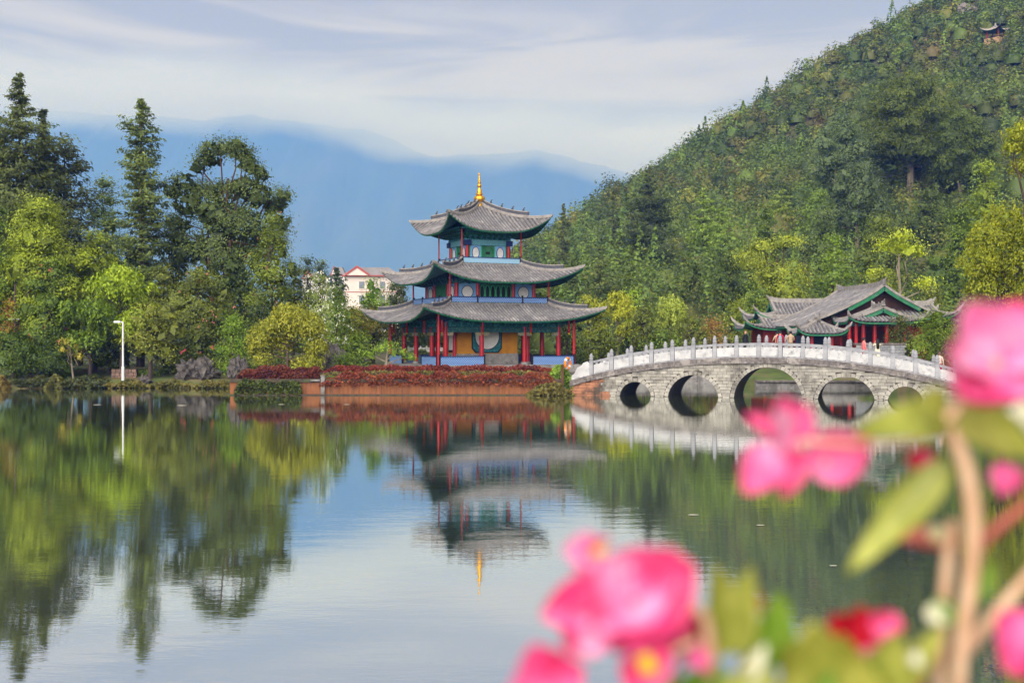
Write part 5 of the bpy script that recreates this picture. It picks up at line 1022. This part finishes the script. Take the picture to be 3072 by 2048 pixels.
# distant tree belt on the plain left of the pavilion
def belt():
    rng = np.random.default_rng(31); n = 150; x = rng.uniform(-150, 10, n); y = rng.uniform(130, 230, n); r = rng.uniform(2, 4.2, n); h = rng.uniform(4, 9, n); per = 230; idx = np.repeat(np.arange(n), per); d = unit(rng.normal(size=(n*per, 3))); d[:, 2] = np.abs(d[:, 2])
    p = np.stack([x[idx]+d[:, 0]*r[idx], y[idx]+d[:, 1]*r[idx], 1+h[idx]*(.1+.9*d[:, 2]*rng.uniform(.8, 1.05, n*per))], 1)
    pal = np.array([lin(c) for c in [(60, 76, 38), (80, 92, 44), (50, 66, 40)]]); tint = pal[rng.integers(3, size=n)][idx]*(1+rng.normal(size=(n*per, 1))*.14)
    tag(put('treeline', leaf_mesh('treeline', p, d+rng.normal(size=d.shape)*.5, .55*rng.uniform(.6, 1.4, n*per), np.clip(tint, .004, .5), rng)), 'distant belt of green trees behind the gardens', 'trees', kind='stuff')
belt()
rock('rock_outcrop', 'bare pale grey rock outcrop high on the hillside', 2905, 40, ray_hill(2905, 45), 7, 3.4, 9, mat('pale_outcrop', (140, 132, 128), (104, 98, 94), .4, .9, .5, 2), jag=.3, parts=5, z0=float(hill_z(X(2905, ray_hill(2905, 45)), ray_hill(2905, 45))))
# ---------------------------------------------------------------- people on the bridge
SKIN = mat('skin', (206, 158, 130), (190, 140, 114), 5, .6); HAIR = mat('black_hair', (26, 22, 22), (16, 14, 14), 8, .5); GREYH = mat('cropped_grey_hair', (120, 92, 80), (96, 78, 70), 8, .7)
def person(s, side, label, top, low, hair=HAIR, rz=0., H=1.66, arms='down', skirt=False, longhair=False, bag=None, bald=False, shoes=None):
    """standing figure; s = metres along the bridge, side = metres across it"""
    q = BR.matrix_world if False else Matrix.Translation(BO)@Matrix.Rotation(-TH, 4, 'Z'); loc = q@Vector((s, side, deck(s)-.06))
    o = empty('person', loc, rz, label, 'person'); k = H/1.7
    V = []; E = []; RD = []; TG = []
    def v(p, r, t, par=None):
        V.append((p[0]*k, p[1]*k, p[2]*k)); RD.append((r*k if not hasattr(r, '__len__') else (r[0]*k, r[1]*k))); TG.append(t)
        if par is not None: E.append((par, len(V)-1))
        return len(V)-1
    pel = v((0, 0, .93), (.15, .115), 'low'); wa = v((0, 0, 1.1), (.135, .1), 'top', pel); chst = v((0, .01, 1.3), (.165, .115), 'top', wa); sh = v((0, .01, 1.41), (.12, .085), 'top', chst); nk = v((0, 0, 1.5), .05, 'skin', sh); hd = v((0, -.015, 1.58), (.07, .082), 'skin', nk); ht = v((0, -.01, 1.655), (.062, .075), 'hair' if not bald else 'skin', hd)
    HANDS = []
    for sx in (-1, 1):
        hp = v((sx*.09, 0, .86), .09, 'low', pel); kn = v((sx*.1, -.01, .48), .062, 'low', hp); an = v((sx*.1, .02, .09), .042, 'low', kn); v((sx*.11, -.12, .035), (.04, .03), 'shoe', an)
        s1 = v((sx*.17, .01, 1.38), .058, 'top', sh)
        if arms == 'down': el = v((sx*.23, .03, 1.13), .045, 'top', s1); wr = v((sx*.24, -.05, .9), .03, 'top', el); hn = v((sx*.24, -.06, .82), (.034, .022), 'skin', wr); fd = Vector((0, -.15, -1))
        elif arms == 'rail': el = v((sx*.24, -.06, 1.16), .045, 'top', s1); wr = v((sx*.2, -.3, 1.08), .03, 'top', el); hn = v((sx*.19, -.38, 1.06), (.034, .022), 'skin', wr); fd = Vector((0, -1, -.2))
        elif arms == 'photo': el = v((sx*.24, -.14, 1.28), .042, 'top', s1); wr = v((sx*.1, -.26, 1.5), .028, 'skin', el); hn = v((sx*.06, -.28, 1.57), (.032, .022), 'skin', wr); fd = Vector((-sx*.3, -.2, 1))
        HANDS.append((Vector(V[hn]), fd.normalized(), sx))
    me = bpy.data.meshes.new('body'); me.from_pydata(V, E, []); ob = bpy.data.objects.new('body_tmp', me); COL.objects.link(ob)
    md = ob.modifiers.new('skin', 'SKIN'); md.use_smooth_shade = True; ob.modifiers.new('sub', 'SUBSURF').levels = 1
    for i, d in enumerate(me.skin_vertices[0].data): r = RD[i]; d.radius = r if hasattr(r, '__len__') else (r, r); d.use_root = (i == 0)
    dg = bpy.context.evaluated_depsgraph_get(); bm = bpy.data.meshes.new_from_object(ob.evaluated_get(dg)); bpy.data.objects.remove(ob)
    bm2 = bmesh.new(); bm2.from_mesh(bm)
    for hpnt, fd, sx in HANDS:           # five fingers per hand, grown from the palm
        sdv = fd.cross(Vector((0, 1, .3))).normalized()
        for j, (off, L) in enumerate(((-.026, .06), (-.009, .075), (.009, .072), (.025, .055), (.04*sx, .045))):
            m = MB(); d2 = (fd+sdv*(.1*(j-1.5) if j < 4 else .8*sx)).normalized(); b0 = hpnt+sdv*off*k; m.tube([b0, b0+d2*L*.5*k, b0+d2*L*k+Vector((0, -.008, -.01))], [.0085*k, .008*k, .006*k], 5)
            ms = m.mesh('f', SKIN); bm2.from_mesh(ms); bpy.data.meshes.remove(ms)
    bm2.to_mesh(bm); bm2.free(); bm.materials.clear()
    mats = {'top': top, 'low': low, 'skin': SKIN, 'hair': hair, 'shoe': shoes or BLACK}; keys = list(mats)
    for kx in keys: bm.materials.append(mats[kx])
    VV = [Vector(p) for p in V]
    for p in bm.polygons:
        c = p.center; i = min(range(len(VV)), key=lambda n: (VV[n]-c).length/(.6+4*(RD[n] if not hasattr(RD[n], '__len__') else max(RD[n])))); t = TG[i]
        if t == 'skin' and c.z > 1.545*k and c.y > .0 and not bald: t = 'hair'
        if t == 'hair' and c.y < -.055*k and c.z < 1.66*k: t = 'skin'
        p.material_index = keys.index(t); p.use_smooth = True
    put('body', bm, o)
    for sx in (-1, 1): MB().lathe([(0, -.03), (.018, -.02), (.02, .0), (.014, .025), (0, .03)], 6, (sx*.085*k, 0, 1.585*k)).build('ear', SKIN, o, True); MB().lathe([(0, -.01), (.01, 0), (0, .01)], 6, (sx*.03*k, -.092*k, 1.6*k)).build('eye', HAIR, o)
    MB().add([(-.012, -.085*k, 1.56*k), (.012, -.085*k, 1.56*k), (0, -.115*k, 1.565*k), (0, -.088*k, 1.6*k)], [(0, 1, 2), (0, 2, 3), (1, 3, 2)]).build('nose', SKIN, o); MB().box((0, -.089*k, 1.54*k), (.04, .008, .01)).build('mouth', mat('lips', (170, 92, 84), None, 3, .5), o)
    if not bald: MB().lathe([(0, .1), (.05, .095), (.085, .06), (.096, .0), (.09, -.04), (.08, -.06)], 12, (0, .012*k, 1.62*k)).build('hair', hair, o, True)
    if longhair: MB().lathe([(.04, .0), (.085, .08), (.1, .25), (.1, .45), (.075, .56), (.03, .6)], 10, (0, .09*k, 1.06*k)).build('long_hair', hair, o, True)
    if skirt: MB().lathe([(.15, 1.08*k), (.18, .9*k), (.22, .6*k), (.29, .3*k), (.28, .29*k)], 14).build('skirt', low, o, True)
    if bag: b = MB(); b.box((0, .17*k, 1.22*k), (.3, .14, .4), 0, .9); b.box((0, .25*k, 1.14*k), (.22, .05, .2)); b.build('backpack', bag, o)
    return o
C = lambda n, c, d=None: mat(n, c, d, 6, .8)
person(s_at(2216), 3.6, 'balding man in dark clothes by the far parapet of the bridge', C('black_cloth', (34, 36, 36), (24, 26, 28)), C('dark_trousers', (40, 40, 46)), GREYH, R(40), 1.74, bald=True)
person(s_at(2327), 3.2, 'person in red jacket with navy backpack on the bridge crown', C('red_jacket', (206, 36, 66), (182, 28, 54)), C('dark_jeans', (44, 48, 66)), HAIR, R(165), 1.68, bag=C('navy_cloth', (44, 52, 104)))
person(s_at(2313), 4.3, 'person in beige top half hidden behind the red jacket', C('beige_top', (206, 176, 150)), C('tan_trousers', (150, 128, 106)), HAIR, R(190), 1.64, arms='rail')
person(s_at(2358), 3.6, 'man in tan jacket leaning at the far parapet of the bridge', C('tan_jacket', (190, 162, 132), (172, 146, 120)), C('khaki_trousers', (140, 122, 98)), HAIR, R(180), 1.68, arms='rail')
person(s_at(2591), 1.3, 'woman in salmon pink coat walking down the bridge', C('salmon_coat', (238, 132, 132), (224, 116, 118)), C('pink_trousers', (214, 120, 118)), HAIR, R(100), 1.62)
person(s_at(2632), 2.3, 'long-haired woman in cream dress raising a camera on the bridge', C('cream_dress', (236, 226, 198), (222, 210, 178)), C('cream_skirt', (236, 226, 198)), HAIR, R(175), 1.64, arms='photo', skirt=True, longhair=True)
person(s_at(2822), 1.4, 'person in pale hooded top at the right foot of the bridge', C('pale_top', (226, 204, 190), (212, 188, 174)), C('crimson_trousers', (176, 40, 70)), GREYH, R(150), 1.62)
# white stone drum table on the bridge behind the parapet
# ---------------------------------------------------------------- begonias in front of the camera
def petalmat(name, c1, c2, c3, trans=.35):
    m = bpy.data.materials.new(name); m.use_nodes = True; t = m.node_tree; b = t.nodes['Principled BSDF']; L = t.links.new
    co = nd(t, 'ShaderNodeTexCoord'); n = nd(t, 'ShaderNodeTexNoise'); n.inputs['Scale'].default_value = 45; n.inputs['Detail'].default_value = 4; L(co.outputs['Object'], n.inputs[0])
    r = nd(t, 'ShaderNodeValToRGB'); q = r.color_ramp.elements; q[0].position = .35; q[1].position = .66; q[0].color = lin(c1)+(1,); q[1].color = lin(c2)+(1,); e_ = q.new(.52); e_.color = lin(c3)+(1,)
    L(n.outputs[0], r.inputs[0]); L(r.outputs[0], b.inputs['Base Color']); b.inputs['Roughness'].default_value = .38; b.inputs['Specular IOR Level'].default_value = .5
    tr = nd(t, 'ShaderNodeBsdfTranslucent'); L(r.outputs[0], tr.inputs[0]); ms = nd(t, 'ShaderNodeMixShader'); ms.inputs[0].default_value = trans
    L(b.outputs[0], ms.inputs[1]); L(tr.outputs[0], ms.inputs[2]); L(ms.outputs[0], t.nodes['Material Output'].inputs[0]); return m
PINK = petalmat('pink_petal', (242, 70, 138), (253, 158, 208), (247, 106, 168)); HOT = petalmat('hot_pink_petal', (240, 66, 128), (253, 132, 188), (247, 94, 156)); REDP = petalmat('red_petal', (190, 18, 40), (226, 40, 70), (208, 26, 52)); PALE = petalmat('pale_pink_petal', (246, 112, 172), (255, 204, 230), (251, 152, 200))
LEAF1 = petalmat('young_begonia_leaf', (158, 164, 66), (200, 202, 100), (178, 182, 80), .4); LEAF2 = petalmat('begonia_leaf', (112, 158, 48), (168, 198, 78), (138, 178, 60), .45); LEAF3 = petalmat('olive_begonia_leaf', (186, 188, 78), (226, 224, 118), (206, 206, 96), .5)
STEMM = petalmat('tan_stem', (214, 168, 130), (246, 216, 180), (232, 192, 154), .25); STEMR = petalmat('red_stem', (150, 62, 46), (190, 98, 74), (168, 78, 58), .1); YEL = petalmat('yellow_stamen', (238, 180, 40), (252, 222, 90), (246, 204, 60), .2); CREAMB = petalmat('cream_bud_and_glint', (214, 206, 160), (242, 240, 216), (228, 224, 190), .3)
FD = .52
def blade(base, tip, width, m, name, par, cup=.25, roll=0., D=FD, dd=0., bend=.0, shape=.62, nu=10, nv=12):
    """petal or leaf from a base to a tip; its width is spread across the view, cupped, bent and given a real thickness"""
    b = P(base[0], base[1], D); t = P(tip[0], tip[1], D+dd); ax = t-b; L = ax.length; ax.normalize(); w = width*D/F*(.62 if name in ('petal', 'bud') else .54)
    n = Vector((0, -1, .25)); n = (n-ax*n.dot(ax)).normalized(); sd = ax.cross(n); n2 = n*math.cos(roll)+sd*math.sin(roll); sd = ax.cross(n2); inv = par_inv(par)
    def surf(off):
        def f(u, v):
            a = u*2-1; ww = w*math.sin(PI*min(1, max(.0, v*.97+.03))**shape)**.75
            p = b+ax*(L*v)+sd*(a*ww)+n2*(w*cup*(a*a)*math.sin(PI*v)*1.2+L*bend*math.sin(PI*v)+.07*w*math.sin(v*11+a*5)*abs(a)+.03*w*math.sin(a*17)*v+off); return tuple(inv@p)
        return f
    me = MB(); me.grid(surf(.0), nu, nv); me.grid(surf(-.0007), nu, nv); return me.build(name, m, par, True)
def par_inv(o):
    M_ = Matrix.Identity(4); x = o
    ch = []
    while x: ch.append(x); x = x.parent
    for c in reversed(ch): M_ = M_@Matrix.LocRotScale(c.location, c.rotation_euler, c.scale)
    return M_.inverted()
def stem(pts, wd, m, par, D=FD, dds=None, name='stem'):
    inv = par_inv(par); q = [inv@P(x, y, D+(dds[i] if dds else 0)) for i, (x, y) in enumerate(pts)]; r = [w*D/F*.5 for w in (wd if hasattr(wd, '__len__') else [wd]*len(pts))]
    fine = []; fr = []
    for i in range(len(q)-1):
        for k in range(4):
            t = k/4; p0 = q[max(0, i-1)]; p3 = q[min(len(q)-1, i+2)]
            fine.append(.5*((2*q[i])+(q[i+1]-p0)*t+(2*p0-5*q[i]+4*q[i+1]-p3)*t*t+(3*q[i]-p0-3*q[i+1]+p3)*t**3)); fr.append(r[i]+(r[i+1]-r[i])*t)
    fine.append(q[-1]); fr.append(r[-1]); return MB().tube(fine, fr, 10).build(name, m, par, True)
def flower(par, c, petals, cm=YEL, cr=22, D=FD, front=-.006):
    """one bloom: its stamen knot carries the petals"""
    inv = par_inv(par); p = inv@P(c[0], c[1], D+front); r = cr*D/F; k = MB(); rr = random.Random(int(c[0]))
    for i in range(9): a = rr.uniform(0, 6.3); d = rr.uniform(0, .6)*r; k.lathe([(0, -r*.4), (r*.35, -r*.2), (r*.42, 0), (r*.3, r*.3), (0, r*.42)], 7, p+Vector((d*math.cos(a), -abs(d)*.3, d*math.sin(a))))
    f = k.build('flower', cm, par, True)
    for q in petals: blade(q[0], q[1], q[2], q[3], 'petal', f, q[4] if len(q) > 4 else .3, q[5] if len(q) > 5 else 0, D, q[6] if len(q) > 6 else -.004, q[7] if len(q) > 7 else -.06, .7)
    return f
ZB = 3.18   # soil level of the trough the begonias grow in
def plant(label, px, D): return empty('begonia', (X(px, D), D, ZB), 0, label, 'flower')
B1 = plant('tall begonia with large pink bloom at the right edge, tan stems', 2880, .54)
stem([(2868, 2330), (2880, 2000), (2905, 1800), (2922, 1600), (2905, 1430), (2870, 1330), (2835, 1262)], [42, 42, 46, 50, 46, 42, 36], STEMM, B1, .54)
stem([(2815, 2330), (2826, 1950), (2842, 1700), (2862, 1560)], [40, 38, 36, 32], STEMM, B1, .555)
stem([(2918, 1660), (2985, 1590), (3090, 1505)], [40, 36, 32], STEMR, B1, .545); stem([(2890, 1960), (2990, 1840), (3110, 1700)], [42, 40, 34], STEMM, B1, .55)
stem([(2840, 1262), (2880, 1215), (2945, 1180), (2985, 1120)], [40, 30, 26, 22], STEMM, B1, .535); stem([(2850, 1300), (2700, 1330), (2520, 1330), (2400, 1320)], [18, 16, 15, 14], STEMM, B1, .56)
flower(B1, (2985, 1090), [((2985, 1100), (2905, 905), 215, PALE, .3, .2), ((2990, 1100), (3070, 900), 190, PINK, .3, -.2, .006), ((2985, 1075), (2868, 1185), 190, PINK, .35, .1), ((2980, 1085), (3000, 1215), 220, HOT, .35, 0, .006), ((2995, 1085), (3115, 1140), 190, PINK, .3, -.1, .002), ((2985, 1080), (2850, 1060), 150, PALE, .3, .3, -.012)], STEMM, 20, .53)
flower(B1, (2400, 1330), [((2390, 1345), (2345, 1190), 120, PINK, .3, .2), ((2370, 1310), (2235, 1240), 50, HOT, .3, 0, .008), ((2395, 1330), (2420, 1210), 60, HOT, .3, -.3, .01), ((2330, 1345), (2230, 1480), 110, PINK, .35, .1), ((2395, 1350), (2350, 1490), 76, HOT, .3, -.1, .0), ((2375, 1330), (2330, 1230), 90, PALE, .3, .4, -.014)], STEMM, 14, .56)
flower(B1, (2475, 1385), [((2430, 1405), (2615, 1315), 130, PINK, .35, 0), ((2480, 1430), (2600, 1390), 70, HOT, .3, .2, .008)], STEMM, 12, .565)
blade((2850, 1240), (2560, 1300), 130, LEAF1, 'leaf', B1, .25, .5, .54, -.01, -.05); blade((2845, 1250), (2760, 1180), 120, LEAF1, 'leaf', B1, .2, .3, .535, -.01); blade((2860, 1230), (3120, 1360), 170, LEAF3, 'leaf', B1, .2, -.4, .55, .01, -.04)
blade((2840, 1390), (2535, 1725), 105, LEAF1, 'leaf', B1, .3, .3, .55, -.015, -.05); blade((2880, 1620), (2620, 1600), 70, STEMR, 'leaf', B1, .2, .4, .59, .02)
blade((2775, 1440), (2770, 1345), 62, HOT, 'bud', B1, .9, 0, .57, .0); blade((2770, 1345), (2775, 1440), 60, REDP, 'bud', B1, -.9, 0, .571, .0); blade((3015, 1390), (3000, 1490), 80, PINK, 'bud', B1, .8, 0, .56); blade((3000, 1400), (3020, 1480), 62, PALE, 'bud', B1, .8, .3, .552)
blade((2790, 1585), (2835, 1625), 44, CREAMB, 'bud', B1, .8, 0, .56)
blade((3045, 1830), (3060, 2040), 130, HOT, 'bud', B1, .7, 0, .53); blade((3075, 1850), (3020, 2020), 100, PINK, 'bud', B1, .7, .3, .524)
blade((3105, 1275), (3025, 1225), 84, CREAMB, 'bud', B1, .6, .3, .52)
blade((2905, 1800), (2980, 1690), 74, LEAF2, 'leaf', B1, .3, .3, .55); blade((2880, 1870), (2800, 1790), 50, LEAF2, 'leaf', B1, .4, 0, .55)
B2 = plant('begonia with a big cluster of pink blooms low in the frame', 1960, .5)
stem([(2080, 2330), (2110, 2100), (2130, 1950), (2110, 1840)], [46, 44, 40, 34], STEMM, B2, .52); stem([(1990, 2330), (2010, 2080), (2090, 1920)], [36, 34, 30], STEMM, B2, .525); stem([(2110, 1840), (2020, 1800), (1930, 1790)], [30, 26, 22], STEMM, B2, .515); stem([(2090, 1920), (2000, 1960), (1950, 1985)], [28, 24, 20], STEMM, B2, .51)
flower(B2, (1900, 1800), [((1900, 1800), (2085, 1690), 210, HOT, .3, .1), ((1900, 1790), (1790, 1680), 160, PALE, .3, .1), ((1890, 1800), (1960, 1880), 230, PALE, .3, -.2, -.01), ((1880, 1790), (1960, 1640), 170, PINK, .3, 0, .006), ((1900, 1800), (1780, 1890), 190, PINK, .35, .2), ((1920, 1800), (2060, 1800), 180, PINK, .3, -.3)], HOT, 18, .5)
flower(B2, (1795, 1650), [((1795, 1655), (1690, 1650), 90, PALE, .3, 0), ((1795, 1655), (1770, 1615), 80, PINK, .3, 0)], YEL, 24, .51)
blade((1800, 1790), (1622, 1850), 130, PINK, 'petal', B2, .4, 0, .505, .0); blade((1790, 1850), (1700, 1960), 130, HOT, 'petal', B2, .4, 0, .505, .0); blade((1800, 1850), (1760, 1975), 100, PALE, 'petal', B2, .4, .2, .5, .0)
flower(B2, (1942, 1988), [((1942, 1990), (1880, 2075), 110, HOT, .3, 0), ((1942, 1988), (2005, 1925), 110, HOT, .3, 0), ((1942, 1988), (1990, 2060), 110, HOT, .3, .2), ((1942, 1988), (1890, 1925), 90, PINK, .3, 0)], YEL, 42, .5)
flower(B2, (1640, 2050), [((1640, 2050), (1600, 1930), 150, PINK, .3, 0), ((1640, 2060), (1520, 2090), 140, HOT, .3, 0), ((1640, 2050), (1750, 2000), 130, HOT, .3, .2), ((1640, 2060), (1690, 2150), 130, PINK, .3, 0)], HOT, 18, .495)
blade((2060, 1980), (2140, 1930), 70, HOT, 'bud', B2, .6, 0, .52); blade((2120, 1960), (2060, 1990), 60, PINK, 'bud', B2, .6, 0, .515); blade((2080, 1850), (2130, 1960), 90, REDP, 'leaf', B2, .4, .2, .54)
blade((2190, 1960), (2150, 1690), 130, LEAF1, 'leaf', B2, .3, .2, .53, -.01, -.05); blade((2200, 1960), (2255, 1690), 100, LEAF1, 'leaf', B2, .3, -.3, .535, -.01, -.05); blade((2300, 2000), (2345, 1770), 130, LEAF2, 'leaf', B2, .35, 0, .54, -.01, -.05); blade((2230, 2040), (2300, 1930), 46, CREAMB, 'bud', B2, .4, 0, .51)  # the cream blade stands in for a small highlight on the leaves
blade((2260, 1830), (2285, 1780), 40, STEMR, 'bud', B2, .8, 0, .54); blade((2010, 2180), (2170, 1990), 190, LEAF2, 'leaf', B2, .3, .2, .52); blade((2180, 2110), (2330, 2010), 120, LEAF1, 'leaf', B2, .3, 0, .51)
B3 = plant('begonia with olive leaves and red blooms at the bottom right', 2560, .52)
stem([(2560, 2330), (2570, 2100), (2590, 1960)], [44, 40, 30], STEMM, B3, .53); stem([(2700, 2330), (2740, 2100), (2800, 1940)], [44, 40, 34], STEMR, B3, .55)
blade((2430, 2220), (2440, 1860), 290, LEAF3, 'leaf', B3, .3, .2, .515, -.02, -.06); blade((2560, 2200), (2520, 1900), 200, LEAF3, 'leaf', B3, .3, -.2, .52, -.01, -.05); blade((2600, 2170), (2700, 1890), 170, LEAF1, 'leaf', B3, .3, -.2, .525, -.01, -.05); blade((2640, 2080), (2830, 1880), 110, LEAF1, 'leaf', B3, .3, .2, .535, -.01)
flower(B3, (2575, 1940), [((2575, 1945), (2490, 1850), 130, REDP, .4, .2), ((2575, 1945), (2585, 1815), 100, REDP, .4, 0), ((2575, 1945), (2620, 1850), 80, HOT, .4, -.2, .004)], REDP, 16, .535)
blade((2620, 1890), (2700, 1845), 76, HOT, 'bud', B3, .7, 0, .53); blade((2690, 1845), (2650, 1890), 60, REDP, 'bud', B3, .7, 0, .532); blade((2780, 1830), (2860, 1860), 50, CREAMB, 'bud', B3, .6, 0, .55); blade((2730, 1990), (2755, 1950), 40, CREAMB, 'bud', B3, .7, 0, .52)  # last cream blade is a leaf highlight modelled as a pale piece
blade((2440, 2130), (2500, 2010), 60, LEAF2, 'leaf', B3, .3, 0, .5); blade((2360, 2180), (2300, 2040), 100, LEAF2, 'leaf', B3, .3, 0, .53)
for q in (((1890, 1830), (1700, 1770), 120, PINK, .4, .2, .505), ((1880, 1760), (1720, 1700), 110, PALE, .4, .1, .51), ((1900, 1760), (2040, 1650), 120, PINK, .4, -.2, .507), ((1930, 1850), (2080, 1860), 130, HOT, .4, 0, .512), ((1880, 1860), (1850, 1960), 130, HOT, .4, 0, .51), ((1960, 1880), (2060, 1950), 110, HOT, .4, .3, .52), ((2010, 1850), (2120, 1930), 90, REDP, .4, 0, .535)): blade(q[0], q[1], q[2], q[3], 'petal', B2, q[4], q[5], q[6], .0, -.06, .7)
for q in (((2420, 2120), (2350, 1930), 120, LEAF1, .525), ((2500, 2160), (2620, 1960), 150, LEAF2, .53), ((2280, 2120), (2230, 1960), 120, LEAF1, .53), ((2120, 2140), (2060, 2020), 120, LEAF2, .515)): blade(q[0], q[1], q[2], q[3], 'leaf', B3 if q[0][0] > 2300 else B2, .3, .2, q[4], -.01, -.05)
# stone trough and near bank below the frame
TR = empty('flower_trough', (.2, .55, 2.75), 0, 'stone trough holding the begonias below the frame', 'trough')
MB().box((0, 0, .2), (.9, .42, .42)).build('body', STONE, TR); MB().box((0, 0, .415), (.8, .32, .02)).build('soil', EARTH, TR)
b = MB(); b.hexa([(-40, -30, -1.4), (40, -30, -1.4), (40, 1.6, -1.4), (-40, 1.6, -1.4), (-40, -30, 2.74), (40, -30, 2.74), (40, .95, 2.74), (-40, .95, 2.74)]); tag(b.build('near_bank', STONE), kind='structure')

# ---------------------------------------------------------------- leaves afloat on the lake
FLM = mat('bleached_leaf', (214, 208, 190), (190, 182, 160), 8, .5)
for px, py, L, lb_ in ((292, 1214, .5, 'pale leaf floating below the white lamp post reflection'), (545, 1216, .55, 'pale leaf floating in front of the rockery'), (845, 1213, .4, 'pale leaf floating in front of the golden willow'), (2282, 1576, .16, 'pale leaf floating below the hanging pink petals'), (2500, 1698, .12, 'pale leaf floating near the tip of the long begonia leaf'), (2080, 1545, .22, 'pale leaf floating left of the hanging pink petals'), (1040, 1213, .35, 'pale leaf floating below the red hedge end')):
    D_ = CH*F/(py-HY); m_ = MB(); m_.grid(lambda u, v: ((u-.5)*L, (v-.5)*L*.5*math.sin(PI*(.1+.8*u)), .012+.03*L*math.cos(PI*(v-.5))*math.sin(PI*u)), 8, 3); o_ = m_.build('floating_leaf', FLM, None, True); o_.location = (X(px, D_), D_, 0); tag(o_, lb_, 'leaf', 'leaves floating on the lake')
